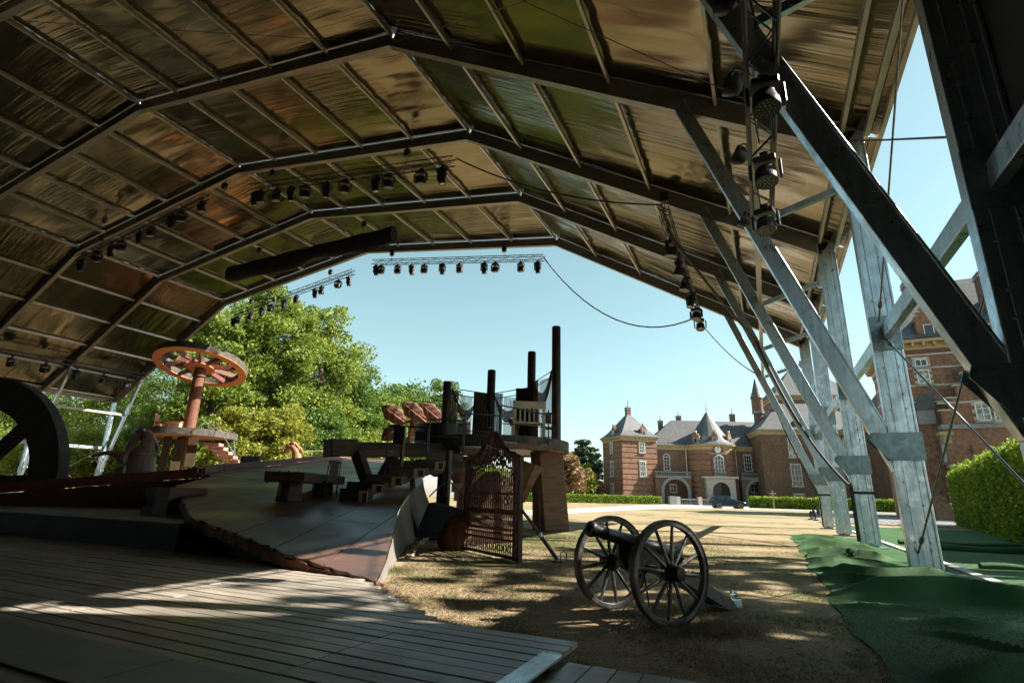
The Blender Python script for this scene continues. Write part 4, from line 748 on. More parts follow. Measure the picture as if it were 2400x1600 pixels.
# furniture on the platform
b = thing('white_bench', 'cream wooden bench with pierced back at the right of the round platform', 'bench', (-6.35,14.75,PZ1+.01), rad(212), None, False)
MB().box((0,0,.45),(.98,.44,.05)).build('seat', M['white'], b); MB().box((0,.21,.98),(1.0,.04,.22)).build('top_rail', M['white'], b, bevel=.01)
for k in range(7): MB().box((-.42+.14*k,.21,.68),(.045,.03,.42)).build('slat', M['white'], b)
for sx in (-1,1):
    for sy in (-1,1): MB().beam((sx*.46,sy*.19,0),(sx*.46,sy*.20,.44 if sy < 0 else 1.0),.05,.05,(0,1,0)).build('leg', M['white'], b)
    MB().box((sx*.46,0,.70),(.05,.44,.05)).box((sx*.46,-.10,.58),(.03,.05,.22)).box((sx*.46,.05,.58),(.03,.05,.22)).build('armrest', M['white'], b)
chair('cream_chair', 'cream chair beside the brown drape on the round platform', (-8.35,14.3,PZ1+.01), rad(120), M['white']); chair('small_chair', 'dark chair half hidden behind the white bench', (-6.0,15.55,PZ1+.01), rad(30), M['darkwood'], .85)
def candelabrum(x, y, z, label):
    t = thing('candelabrum', label, 'candelabrum', (x,y,z)); MB().lathe([(.08,0),(.02,.03),(.015,.5),(.025,.52),(.01,.56)],10,(x,y,z)).build('stem', M['ironwork'], t)
    for k in range(5): a = k*1.2566; dx, dy = .16*math.cos(a), .16*math.sin(a); MB().tube([(x,y,z+.40),(x+dx*.7,y+dy*.7,z+.36),(x+dx,y+dy,z+.46)],.010,5).lathe([(.025,0),(.012,.02),(.012,.12),(.002,.14)],6,(x+dx,y+dy,z+.46)).build('arm', M['ironwork'], t)
candelabrum(-6.85,14.9,PZ1+.62,'iron candelabrum to the left of the white bench'); MB(); candelabrum(-8.0,15.2,PZ1+.45,'iron candelabrum in front of the second shortest post')
for (x, y) in ((-6.85,14.9),(-8.0,15.2)): tag(MB().lathe([(.22,0),(.10,.05),(.06,.3),(.24,.55 if x > -7 else .40),(.24,.60 if x > -7 else .44)],14,(x,y,PZ1+.005)).build('pedestal', M['midwood'], smooth=True), 'small brown pedestal under the '+('candelabrum by the white bench' if x > -7 else 'candelabrum by the second shortest post'), 'pedestal')
tag(MB().lathe([(.86,0),(.80,.60),(.76,.60),(.74,.52)],40,(-9.15,14.35,PZ1-.18)).build('black_tub', M['black'], smooth=True), 'wide black tub in front of the shortest post', 'tub')
for (p, d, lb) in (((-9.61,12.80,2.59),(.32,.3,.5),'upright black case left of the black tub'),((-9.20,13.33,2.61),(.38,.3,.26),'low black case against the black tub')): ob = MB().box((0,0,0),d).build('equipment_case', M['black'], bevel=.015); ob.location = p; ob.rotation_euler.z = rad(28); tag(ob, lb, 'case')
# walkway of gratings with stepped handrails
wk = thing('walkway', 'stepped metal grating walkway with black handrails climbing to the round platform', 'walkway', (-8.2,12.4,0))
LV = [((-9.05,11.55),(-8.15,12.1),1.78),((-8.12,12.12),(-7.38,12.65),2.0),((-7.35,12.67),(-6.60,13.3),2.2),((-6.57,13.32),(-5.6,14.5),2.40)]
for i, (a, b, z) in enumerate(LV):
    A, B = Vector((*a,z)), Vector((*b,z)); d = (B-A); nn = Vector((-d.y,d.x,0)).normalized()
    for q in range(9): MB().beam(A+nn*(.06+.12*q),B+nn*(.06+.12*q),.06,.05).build('grating_bar', M['grill'], wk)
    MB().beam(A+Vector((0,0,-.09)),B+Vector((0,0,-.09)),.05,.16).build('edge_beam', M['midwood' if i else 'darkwood'], wk)
    zt = .92 if i < 3 else 1.02
    for p in (A,B): MB().tube([p-Vector((0,0,.35 if i == 0 else .15)),p+Vector((0,0,zt))],.02,6).build('rail_post', M['blackm'], wk)
    MB().tube([A+Vector((0,0,zt)),B+Vector((0,0,zt-(.15 if i == 3 else 0)))],.022,6).build('handrail', M['blackm'], wk); MB().tube([A+Vector((0,0,zt*.5)),B+Vector((0,0,zt*.5))],.014,6).build('mid_rail', M['blackm'], wk)
[MB().b2(x-.05,x+.05,y-.05,y+.05,0,z).build('support_post', M['darkwood'], wk) for x, y, z in ((-8.75,12.4,1.7),(-7.5,13.3,2.0),(-6.5,14.1,2.2))]
MB().beam((-8.9,12.0,1.6),(-7.0,13.6,1.95),.22,.30).build('under_beam', M['darkwood'], wk); MB().beam((-8.6,11.9,1.45),(-7.4,12.75,1.62),.2,.12).build('under_beam', M['midwood'], wk)
# heavy wagon beam with end block and splayed legs
wb = thing('wagon_beam', 'massive dark timber beam with square end block on splayed legs', 'beam', tuple((-9.61,11.39,1.24)))
MB().beam((-9.88,11.21,2.13),(-8.23,13.88,2.32),.34,.22).build('beam', M['darkwood'], wb, bevel=.02); MB().beam((-9.83,11.28,1.96),(-8.14,13.75,2.13),.30,.20).build('lower_beam', M['midwood'], wb, bevel=.02); MB().beam((-10.15,10.53,2.04),(-9.88,11.22,2.10),.5,.44).build('end_block', M['darkwood'], wb, bevel=.03)
MB().beam((-9.68,11.12,1.99),(-9.43,11.36,1.22),.30,.22,(0,1,0)).build('leg', M['darkwood'], wb, bevel=.015); MB().beam((-9.42,12.40,1.95),(-9.77,12.42,1.38),.34,.22,(0,1,0)).build('leg', M['darkwood'], wb, bevel=.015); MB().beam((-8.42,11.40,2.25),(-8.47,11.45,1.64),.06,.10,(0,1,0)).build('batten', M['midwood'], wb)
# box stairs
STEPS = [((-7.68,8.95,0.92),(.58,.5,.25)),((-7.72,9.33,1.10),(.78,.5,.17)),((-7.66,9.88,1.27),(.82,.55,.18)),((-7.51,10.47,1.47),(.84,.55,.19)),((-7.37,11.16,1.67),(.70,.55,.19))]
bs = thing('box_stairs', 'dark stacked box steps with pale plywood ends leading up from the ramp', 'stairs', (STEPS[0][0][0],STEPS[0][0][1],.7)); rz = rad(28)
for i, (p, d) in enumerate(STEPS):
    MB().box(p,d,rz).build('step', M['blackm'] if i < 2 else M['darkwood'], bs, bevel=.008); e = Vector((math.cos(rz),math.sin(rz),0)); fr = Vector((math.sin(rz),-math.cos(rz),0))
    q = Vector(p)+e*(d[0]*.33)+fr*(d[1]*.5+.012)-Vector((0,0,.05)); MB().box(q,(d[0]*.30,.02,d[2]*1.05),rz).build('plywood_end', M['paleply'], bs); MB().box(q+fr*.013+e*.03,(d[0]*.14,.012,d[2]*.75),rz).build('hole_shade_plate', M['blackout'], bs)  # black plate on the plywood paints the dark of a hole
mb = MB()
for i in range(4): a, b = Vector(STEPS[i][0]), Vector(STEPS[i+1][0]); mb.beam(a-Vector((0,0,.12)),b-Vector((0,0,.16)),.08,.16)
mb.build('stringer', M['darkwood'], bs)
# steel pole with raking feet and black shroud
q = Vector((-7.14,11.59,1.03)); sp_ = thing('steel_pole', 'brown steel pole with bolted collar standing on a black shroud', 'pole', tuple(q)); MB().lathe([(.085,-.45),(.085,1.0)],16,q).build('tube', M['post'], sp_, smooth=True); MB().lathe([(.14,0),(.14,.05)],16,q+Vector((0,0,.42))).build('collar', M['post'], sp_)
for k in range(4): a = k*1.57+.5; MB().beam(q+Vector((.06*math.cos(a),.06*math.sin(a),.25)),q+Vector((.42*math.cos(a),.42*math.sin(a),-.12)),.05,.03).build('raking_foot', M['grill'], sp_)
q = Vector((-6.69,10.78,0.60)); sh = thing('black_shroud', 'black cloth shroud like a low tent beneath the steel pole', 'cloth', (q.x,q.y,0)); bx = lambda u, v, z: (q.x+u*.904-v*.427, q.y+u*.427+v*.904, z)
MB().add([bx(-.55,-.5,.08),bx(.95,-.5,.30),bx(.95,.6,.30),bx(-.55,.6,.08),bx(-.30,-.35,.80),bx(.9,-.35,.55),bx(.9,.5,.55),bx(-.30,.5,.80)],[(0,1,5,4),(1,2,6,5),(2,3,7,6),(3,0,4,7),(4,5,6,7),(3,2,1,0)]).build('shroud', M['cloth'], sh, bevel=.03); MB().box(bx(.2,0,.12),(1.1,.8,.08),rad(25)).build('trolley_base', M['ironwork'], sh)
for u in (-.3,.7):
    for v in (-.3,.3): MB().lathe([(.05,-.02),(.05,.02)],10,bx(u,v,.05),Matrix.Rotation(rad(90),3,'X')).build('castor', M['rubber'], sh)
# leaves on a branch
lf = thing('leaf_sculpture', 'large terracotta leaf sculpture on a twisted branch left of the shortest post', 'sculpture', tuple((-16.31,22.63,3.36)))
def leaf(base, tip, wid, name='leaf'):
    b_, t_ = Vector(base), Vector(tip); d = t_-b_; L = d.length; cam_ = (Vector((0,0,1))-b_).normalized(); sd2 = d.cross(cam_).normalized(); nn = sd2.cross(d).normalized()
    def fn(u, v):
        w = 1.5*wid*(math.sin(math.pi*(.02+.98*u)**1.25)**.62 if 0 < u < 1 else 0.0)*(1+.09*math.sin(u*21)); return tuple(b_+d*u+sd2*w*v+nn*(.05*L*math.sin(u*3)-.14*w*v*v+.02*math.sin(abs(v)*6+u*26)))
    MB().grid(fn, np.linspace(0,1,22), np.linspace(-1,1,11)).build(name, M['horse'] if False else M['rust'], lf, smooth=True, solid=.06); MB().tube([b_+d*u+nn*(.05*L*math.sin(u*3)+.02) for u in np.linspace(0,1,8)],[.035-.03*u for u in np.linspace(0,1,8)],5).build('vein', M['pink'], lf)
leaf((-16.37,22.28,4.36),(-17.18,21.31,5.12),.27); leaf((-15.45,22.68,4.47),(-16.25,21.69,5.31),.27); leaf((-14.85,23.43,4.46),(-15.60,22.33,5.34),.27); leaf((-16.57,22.20,4.31),(-17.38,21.73,3.51),.24); leaf((-16.25,22.59,3.57),(-15.94,22.26,4.34),.13); leaf((-15.47,22.83,3.97),(-15.72,22.41,4.18),.16)
MB().tube([(-16.81,22.08,4.35),(-16.30,22.28,4.47),(-15.76,22.62,4.54),(-15.38,23.02,4.60),(-15.00,23.45,4.51)],[.08,.09,.08,.08,.06],7).tube([(-16.29,22.69,3.20),(-16.27,22.51,3.78),(-16.09,22.38,4.45)],[.13,.10,.08],7).tube([(-17.55,21.6,0),(-17.5,21.6,1.6),(-16.30,22.70,3.15)],[.16,.15,.13],8).build('branch', M['rust'], lf, smooth=True)
# pink plaster arch and steps behind the gate
pa = thing('pink_arch', 'sunlit pink plaster arch behind the iron gate', 'arch', tuple((-8.65,15.05,0.57))); MB().tube([(-8.03,14.35,0.06),(-8.10,14.42,0.83),(-8.32,14.58,1.45),(-8.74,14.73,1.78),(-9.24,14.93,1.86),(-9.82,15.14,1.79)],[.34,.36,.40,.38,.34,.30],14).build('arch_limb', M['pink'], pa, smooth=True)
for k in range(4): p = Vector((-8.44,14.35,1.26)); MB().box((p.x+.10*k,p.y+.05*k,p.z-.25*k-.1),(.36+.05*k,.6,.25),rad(25)).build('step', M['pink'], pa)
q = Vector((-5.60,11.01,0.06)); hm = MB(); hm.ell((q.x,q.y,.55),(.62,.40,.95),12); tag(hm.build('clay_hump', M['rust'], smooth=True), 'rounded terracotta hump standing behind the iron gate', 'sculpture')
q = Vector((-5.27,9.00,0.01)); mb = MB(); mb.ell((q.x,q.y,.30),(.27,.25,.34)).ell((q.x+.12,q.y-.05,.52),(.16,.16,.14)).ell((q.x-.1,q.y,.15),(.3,.25,.2)); ob = mb.build('bark_lump', M['fur'], smooth=True); remesh(ob,.03,2); tx = bpy.data.textures.new('lump','CLOUDS'); tx.noise_scale = .09; md = ob.modifiers.new('d','DISPLACE'); md.texture = tx; md.strength = .10; tag(ob, 'shaggy brown carved lump on the grass left of the iron gate', 'sculpture')

# ================================================================ wrought iron gate
GL, GR = Vector((-5.12,9.0)), Vector((-3.51,7.92)); gd = (GR-GL); GW = gd.length
ig = thing('iron_gate', 'tall rusted wrought iron garden gate with arched scrolled top', 'gate', ((GL.x+GR.x)/2,(GL.y+GR.y)/2,0), math.atan2(gd.y,gd.x), None, False)
X = GW/2
def topz(x): 
    a = abs(x)/X; return 1.66+.38*(.5+.5*math.cos(math.pi*a/.66)) if a < .66 else 1.66-.10*(a-.66)/.34
MB().beam((-X+.03,0,0),(-X+.03,0,1.60),.07,.07,(0,1,0)).build('stile', M['gate'], ig); MB().beam((X-.03,0,0),(X-.03,0,1.60),.07,.07,(0,1,0)).build('stile', M['gate'], ig); MB().beam((X-.17,0,.02),(X-.17,0,1.57),.05,.05,(0,1,0)).build('stile', M['gate'], ig); MB().beam((-X+.17,0,.02),(-X+.17,0,1.57),.05,.05,(0,1,0)).build('stile', M['gate'], ig)
pts = [(x,0,topz(x)) for x in np.linspace(-X+.02,X-.02,49)]; MB().tube(pts,.042,8).build('top_rail', M['gate'], ig, smooth=True); pts = [(x,0,topz(x)-.18-.10*math.cos(x/X*1.5)) for x in np.linspace(-X*.72,X*.72,33)]; MB().tube(pts,.02,6).build('inner_arch', M['gate'], ig, smooth=True)
for z, w in ((.055,.05),(.30,.035),(.46,.03),(.72,.05),(.76,.02),(1.02,.025)): MB().box((0,0,z),(2*X-.10,.035,w)).build('cross_rail', M['gate'], ig)
nb = 27
for k in range(nb):
    x = -X+.09+(2*X-.18)*k/(nb-1); zt = topz(x)-.08; MB().tube([(x,0,.05),(x,0,zt)],.0095,6).build('bar', M['gate'], ig)
    MB().lathe([(.003,0),(.022,.04),(.005,.10)],6,(x,0,zt-.02)).build('finial', M['gate'], ig); MB().lathe([(.010,0),(.024,.02),(.024,.04),(.010,.06)],6,(x,0,.36)).build('collar', M['gate'], ig); MB().lathe([(.010,0),(.022,.02),(.010,.05)],6,(x,0,.58)).build('collar', M['gate'], ig)
def scroll(cx, cz, r_, turns, flip, th=.012):
    return [(cx+flip*r_*(1-t)**1.1*math.cos(t*turns*6.283), .016*math.sin(t*9), cz+r_*(1-t)**1.1*math.sin(t*turns*6.283)) for t in np.linspace(0,.93,30)]
sc_list = []
for fl in (1,-1):
    for (cx, cz, r_) in ((.22,1.80,.11),(.45,1.68,.10),(.62,1.55,.09),(.80,1.28,.10),(.34,1.46,.12),(.14,1.28,.12),(.42,1.20,.11),(.66,1.10,.10),(.26,.95,.13),(.55,.90,.11),(.80,.88,.09),(.10,1.60,.10),(.70,1.34,.08)): sc_list.append((fl*cx,cz,r_,fl))
for (cx, cz, r_, fl) in sc_list:
    MB().tube(scroll(cx,cz,r_,1.6,fl),.012,5).build('scroll', M['gate'], ig)
mb = MB()
for i in range(90):
    cx, cz = RNG.uniform(-.5,.5), RNG.uniform(1.45,1.98)
    if cz < topz(cx)-.06: mb.lathe([(.002,0),(.028,.03),(.020,.05),(.002,.075)],5,(cx,RNG.uniform(-.03,.03),cz),Matrix.Rotation(RNG.uniform(-1.5,1.5),3,'Y'))
for k in range(14):
    x = -X+.24+(2*X-.48)*k/13
    for r_, z in ((.05,.17),(.04,.90)): mb.tube([(x+r_*math.cos(a),0,z+r_*math.sin(a)) for a in np.linspace(0,6.283,13)],.008,4)
mb.build('leaf_ornament', M['gate'], ig, kind='stuff')
for k in range(22):
    x = -X+.22+(2*X-.44)*k/21; MB().tube([(x-.02,.012,.48),(x+.015,.02,.56),(x-.01,.012,.64),(x+.02,.012,.71)],.011,5).build('twisted_baluster', M['gate'], ig)
pr = thing('gate_prop', 'slanting steel prop bracing the iron gate to the grass', 'prop', (-3.06,8.38,0)); MB().tube([(-3.50,7.93,.78),(-3.27,8.16,.40)],.024,8).build('upper_tube', M['gate'], pr); MB().tube([(-3.29,8.14,.43),(-3.07,8.36,.05)],.033,8).build('lower_tube', M['post'], pr); MB().lathe([(.04,-.03),(.04,.03)],8,(-3.28,8.15,.415)).build('clamp', M['alu'], pr); MB().tube([(-3.03,8.40,.0),(-3.03,8.40,.14),(-2.98,8.42,.17),(-2.94,8.43,.14),(-2.95,8.43,.0)],.009,5).box((-3.06,8.38,.015),(.16,.10,.02)).build('ground_pin', M['gate'], pr)

# ================================================================ cannon
MID = Vector((-1.10,5.10,0)); ca = math.atan2(-.80,-.60)
cn = thing('cannon', 'small black field cannon on two grey spoked wheels standing on dry grass', 'cannon', tuple(MID), ca, None, False)   # local +x = muzzle direction
WR = .415; TRK = .385
RX = Matrix.Rotation(rad(90),3,'X')
for s_ in (1,-1):
    w = MB().ring(WR-.052,WR-.012,-.026,.026,60,(0,s_*TRK,WR),RX).build('wheel', M['cwood'], cn, smooth=True, bevel=.004); MB().ring(WR-.0125,WR,-.030,.030,60,(0,s_*TRK,WR),RX).build('iron_tyre', M['tyre'], w, smooth=True)
    for k in range(12):
        a = 2*math.pi*k/12+.13*s_; d = Vector((math.cos(a),0,math.sin(a))); c = Vector((0,s_*TRK,WR)); MB().tube([c+d*.07+Vector((0,s_*.012,0)),c+d*.20+Vector((0,s_*.006,0)),c+d*(WR-.048)],[.0135,.0165,.012],8).build('spoke', M['cwood'], w, smooth=True)
    MB().lathe([(.05,-.075),(.062,-.06),(.062,-.045),(.078,-.03),(.078,.03),(.066,.05),(.060,.095),(.064,.10),(.050,.125),(.03,.128)],22,(0,s_*TRK,WR),Matrix.Rotation(rad(-90*s_),3,'X')).build('hub', M['gun'], w, smooth=True)
MB().tube([(0,-TRK-.02,WR),(0,TRK+.02,WR)],.022,10).box((0,0,WR),(.06,.56,.06)).build('axle', M['cwood'], cn)
mz, br = Vector((.52,0,.735)), Vector((-.44,0,.49)); d = (mz-br).normalized(); L = (mz-br).length; Q = d.to_track_quat('Z','Y').to_matrix()
MB().lathe([(.004,-.10),(.024,-.095),(.030,-.075),(.018,-.055),(.030,-.04),(.078,-.03),(.084,0),(.084,.03),(.077,.045),(.079,.20),(.085,.21),(.085,.235),(.074,.25),(.070,.45),(.076,.46),(.076,.48),(.064,.50),(.052,.82),(.058,.83),(.052,.85),(.050,.93),(.066,.97),(.068,1.0),(.060,1.012),(.034,1.012),(.030,.90)],30,br,Q,False).build('barrel', M['gun'], cn, smooth=True)
MB().tube([(.03,-.15,.60),(.03,.15,.60)],.026,12).build('trunnion', M['gun'], cn)
for s_ in (1,-1):
    poly = [(.15,.50),(.15,.60),(.06,.60),(-.05,.575),(-.30,.44),(-1.02,.10),(-1.08,.02),(-.96,.02),(-.42,.28),(-.10,.38),(.08,.38)]
    V = [Vector((x,s_*.105-.019,z)) for x, z in poly]+[Vector((x,s_*.105+.019,z)) for x, z in poly]; n = len(poly); MB().add(V,[tuple(range(n)),tuple(range(2*n-1,n-1,-1))]+[(i,i+n,(i+1)%n+n,(i+1)%n) for i in range(n)]).build('cheek', M['cwood'], cn)
MB().beam((-.25,0,.36),(-1.05,0,.045),.11,.085).build('trail', M['cwoodp'], cn, bevel=.008); MB().box((-1.08,0,.05),(.22,.17,.06)).box((-1.05,.095,.06),(.24,.014,.07)).box((-1.05,-.095,.06),(.24,.014,.07)).build('trail_shoe', M['alu'], cn, bevel=.005); MB().tube([(-.80,.07,.20),(-1.02,.075,.12)],.028,10).build('handspike', M['paleply'], cn)
MB().tube([(-1.13,.0,.08),(-1.16,0,.17),(-1.15,.03,.23)],[.014,.010,.006],6).tube([(-1.06,0,.115),(-1.20,.0,.12)],.014,8).lathe([(.02,0),(.026,.02),(.01,.045)],8,(-1.21,0,.10)).build('elevating_lever', M['alu'], cn)
mb = MB()
for k in range(11): a = Vector((-.18,.16,.36-.028*k)); mb.tube([a+Vector((.012*math.cos(q),.004+.008*(k % 2)*math.sin(q),.018*math.sin(q))) for q in np.linspace(0,6.283,9)],.004,4)
mb.build('chain', M['gun'], cn); MB().tube([(-.20,-.17,.34),(-.24,-.17,.12),(-.25,-.17,.04)],.009,5).build('iron_hook', M['tyre'], cn); MB().box((.0,.0,.485),(.16,.17,.12)).build('elevating_block', M['cwood'], cn, bevel=.01)
# ================================================================ castle helpers
def RT(x, y, z, rot=0): return Matrix.Translation((x,y,z)) @ Matrix.Rotation(rot,4,'Z')
def window(par, x, y, z, w, h, rot=0, nx=2, nz=3, arch=False, glass='glass', stone='stone', sub=True, fr=.08):
    T = RT(x,y,z,rot); mb = MB(); r_ = w/2; hs_ = h-r_ if arch else h
    for q in (-1,1): mb.b2(q*w/2-fr/2,q*w/2+fr/2,-.12,-.02,0,hs_)
    mb.b2(-w/2-fr/2,w/2+fr/2,-.12,-.02,-.0,fr)
    if arch:
        pts = [(r_*math.cos(a),-.07,hs_+r_*math.sin(a)) for a in np.linspace(0,math.pi,13)]; mb.tube(pts,fr*.6,5); mb.b2(-w/2,w/2,-.115,-.02,hs_-fr/2,hs_+fr/2)
    else: mb.b2(-w/2-fr/2,w/2+fr/2,-.12,-.02,h-fr,h+.01)
    for k in range(1,nx): q = -w/2+w*k/nx; mb.b2(q-.028,q+.028,-.11,-.025,fr,h-.03 if not arch else h-.05)
    for k in range(1,nz): q = hs_*k/nz; mb.b2(-w/2,w/2,-.108,-.028,q-.022,q+.022)
    o = mb.xf(T).build('window', M['wframe'], par)
    pg = [(-w/2,0),(w/2,0)]+[(r_*math.cos(a),hs_+r_*math.sin(a)) for a in np.linspace(0,math.pi,13)] if arch else [(-w/2,0),(w/2,0),(w/2,h),(-w/2,h)]
    MB().add([(a,-.035,b) for a, b in pg],[tuple(range(len(pg)))]).xf(T).build('pane', M[glass], o)
    if stone:
        MB().b2(-w/2-.22,w/2+.22,-.20,.0,-.16,-.005).xf(T).build('sill', M['bluestone'], o)
        mb = MB()
        if arch: pts = [((r_+.14)*math.cos(a),-.06,hs_+(r_+.14)*math.sin(a)) for a in np.linspace(0,math.pi,13)]; mb.tube(pts,.10,4)
        else: mb.b2(-w/2-.2,w/2+.2,-.10,.0,h+.012,h+.18)
        for q in (-1,1):
            for k in range(3): zz = hs_*(.04+.40*k); mb.b2(q*(w/2+.13)-.09,q*(w/2+.13)+.09,-.06,0,zz,zz+.28)
        mb.xf(T).build('surround', M[stone], o)
    return o
def roof_loft(par, rects, name='roof', mat='slate'):
    return MB().loft([[(x0,y0,z),(x1,y0,z),(x1,y1,z),(x0,y1,z)] for x0,x1,y0,y1,z in rects]).build(name, M[mat], par)
def cornice(par, x0, x1, y0, y1, z, o=.45, mat='cornice'):
    mb = MB(); mb.b2(x0-o,x1+o,y0-o,y1+o,z-.12,z+.16); mb.b2(x0-.12,x1+.12,y0-.12,y1+.12,z-.75,z-.12)
    c = mb.build('cornice', M[mat], par); n = max(1,int((x1-x0)/.75))
    for k in range(n+1):
        x = x0+(x1-x0)*k/n; MB().b2(x-.09,x+.09,y0-o+.05,y0-.12,z-.42,z-.125).build('modillion', M[mat], c)
    n = max(1,int((y1-y0)/.75))
    for k in range(n+1):
        y = y0+(y1-y0)*k/n; MB().b2(x0-o+.05,x0-.12,y-.09,y+.09,z-.42,z-.125).build('modillion', M[mat], c)
    return c
def finial(par, x, y, z, h): 
    MB().lathe([(.05,0),(.05,h*.18),(.17,h*.25),(.05,h*.32),(.04,h*.5),(.13,h*.53),(.035,h*.56),(.03,h*.7),(.10,h*.72),(.02,h*.74),(.012,h)],7,(x,y,z)).build('finial', M['ironwork'], par)
def chimney(par, x, y, z0, z1, w=.9):
    c = MB().b2(x-w/2,x+w/2,y-w/2,y+w/2,z0,z1).build('chimney', M['brickd'], par); MB().b2(x-w/2-.08,x+w/2+.08,y-w/2-.08,y+w/2+.08,z1-.35,z1-.18).b2(x-w/2-.06,x+w/2+.06,y-w/2-.06,y+w/2+.06,z1,z1+.12).build('chimney_cap', M['bluestone'], c); return c
def dormer(par, x, y, z, rot=0, w=1.3, h=1.5):
    T = RT(x,y,z,rot); d = MB().b2(-w/2,w/2,-.1,1.6,0,h).b2(-w/2+.15,w/2-.15,-.1,.35,h,h+.35).b2(-w/2+.4,w/2-.4,-.1,.35,h+.35,h+.75).xf(T).build('dormer', M['brick'], par)
    MB().b2(-w/2-.06,-w/2+.2,-.14,.4,h,h+.09).b2(w/2-.2,w/2+.06,-.14,.4,h,h+.09).b2(-w/2+.1,-w/2+.42,-.14,.4,h+.35,h+.44).b2(w/2-.42,w/2-.1,-.14,.4,h+.35,h+.44).b2(-.16,.16,-.12,.3,h+.75,h+1.15).xf(T).build('step_cap', M['stone'], d)
    MB().b2(-.36,.36,-.16,-.11,.25,1.2).xf(T).build('dormer_frame', M['wframe'], d); MB().b2(-.29,.29,-.18,-.161,.32,1.13).xf(T).build('pane', M['glass'], d); MB().add([tuple(T @ Vector(p)) for p in ((-w/2-.1,0,h*.75),(w/2+.1,0,h*.75),(0,0,h+.3),(-w/2-.1,2.4,h*.75),(w/2+.1,2.4,h*.75),(0,2.4,h+.3))],[(0,2,5,3),(1,4,5,2)]).build('dormer_roof', M['slate'], d)
def balustrade(par, x0, x1, y, z, h=.95, name='balustrade'):
    b = MB().b2(x0,x1,y-.16,y+.16,z,z+.16).b2(x0,x1,y-.17,y+.17,z+h-.16,z+h).build(name, M['bluestone'], par); n = int((x1-x0)/.33)
    proto = None
    for k in range(n):
        x = x0+.17+(x1-x0-.34)*k/max(1,n-1)
        if proto is None: proto = MB().lathe([(.07,.16),(.05,.22),(.10,.36),(.05,.55),(.06,h-.16)],7,(x,y,z)).build('baluster', M['bluestone'], b); px0 = x
        else: c = proto.copy(); COL.objects.link(c); c.parent = b; c.location.x = x-px0
    return b
def archwall(par, x0, x1, z1, cx, r_, spr, y0, y1, mat='brickd', name='arch_wall', stone='bluestone'):
    an = np.linspace(math.pi,0,17); arc = [(cx+r_*math.cos(a),spr+r_*math.sin(a)) for a in an]
    inner = [(cx-r_,0)]+arc+[(cx+r_,0)]; outer = [(x0,0)]+[(x0+(x1-x0)*k/16,z1) for k in range(17)]+[(x1,0)]
    V = []; F_ = []; n = len(inner)
    for y in (y0,y1): V += [(a,y,b) for a, b in inner]+[(a,y,b) for a, b in outer]
    for i in range(n-1):
        F_ += [(i,i+1,n+i+1,n+i),(2*n+i,3*n+i,3*n+i+1,2*n+i+1),(i,2*n+i,2*n+i+1,i+1),(n+i,n+i+1,3*n+i+1,3*n+i)]
    w = MB().add(V,F_).build(name, M[mat], par)
    V = []; 
    for rr in (r_,r_+.55):
        for y in (y0-.08,y0+.02): V += [(cx+(rr if a > 1.5707 else rr)*math.cos(a),y,spr+rr*math.sin(a)) for a in an]
    m_ = len(an); F_ = []
    for i in range(m_-1): F_ += [(i,i+1,2*m_+i+1,2*m_+i),(2*m_+i,2*m_+i+1,3*m_+i+1,3*m_+i),(i,m_+i,m_+i+1,i+1)]
    mb = MB().add(V,F_); mb.b2(cx-r_-.55,cx-r_+.0,y0-.08,y0+.02,0,spr).b2(cx+r_,cx+r_+.55,y0-.08,y0+.02,0,spr); mb.build('arch_stones', M[stone], w); return w
def bands(par, x0, x1, y0, y1, z0, z1, step=1.02, gap=.20, mat='brick', o=.07):
    z = z0
    while z+step-gap < z1: MB().b2(x0-o,x1+o,y0-o,y1+o,z,min(z+step-gap,z1)).build('brick_band', M[mat], par, bevel=.03); z += step

# corner tower
ct = thing('corner_tower', 'square banded brick tower with pyramid slate roof at the left end of the castle', 'tower', (-24.75,103.75,0), rad(42), None, False)
MB().b2(0,7.6,0,8,0,12.4).build('wall', M['brickd'], ct); bands(ct,0,7.6,0,8,.35,12.0); cornice(ct,0,7.6,0,8,12.5)
R0 = lambda s, z: (3.8-3.8*s,3.8+3.8*s,4-4*s,4+4*s,z)
rf = roof_loft(ct,[R0(1.16,12.66),R0(1.02,13.05),R0(.82,13.8),R0(.52,15.3),R0(.12,17.4)]); chimney(ct,3.8,4,17.2,18.9); finial(ct,3.8,4,18.9,2.1)
for (x, y, r_, lab) in ((5.0,.15,0,0),(.15,3.6,rad(-90),0)): dormer(ct,x,y,12.72,r_)
for z, h, w in ((9.5,2.0,1.15),(5.0,2.9,1.25)): window(ct,4.3,-.075,z,w,h,0,3,3); window(ct,-.075,4.2,z,w*.9,h,rad(-90),2,3)
window(ct,-.075,4.2,.9,1.1,2.7,rad(-90),2,3); MB().tube([(-.12,7.9,0),(-.12,7.9,12)],.06,6).build('downpipe', M['wframe'], ct)
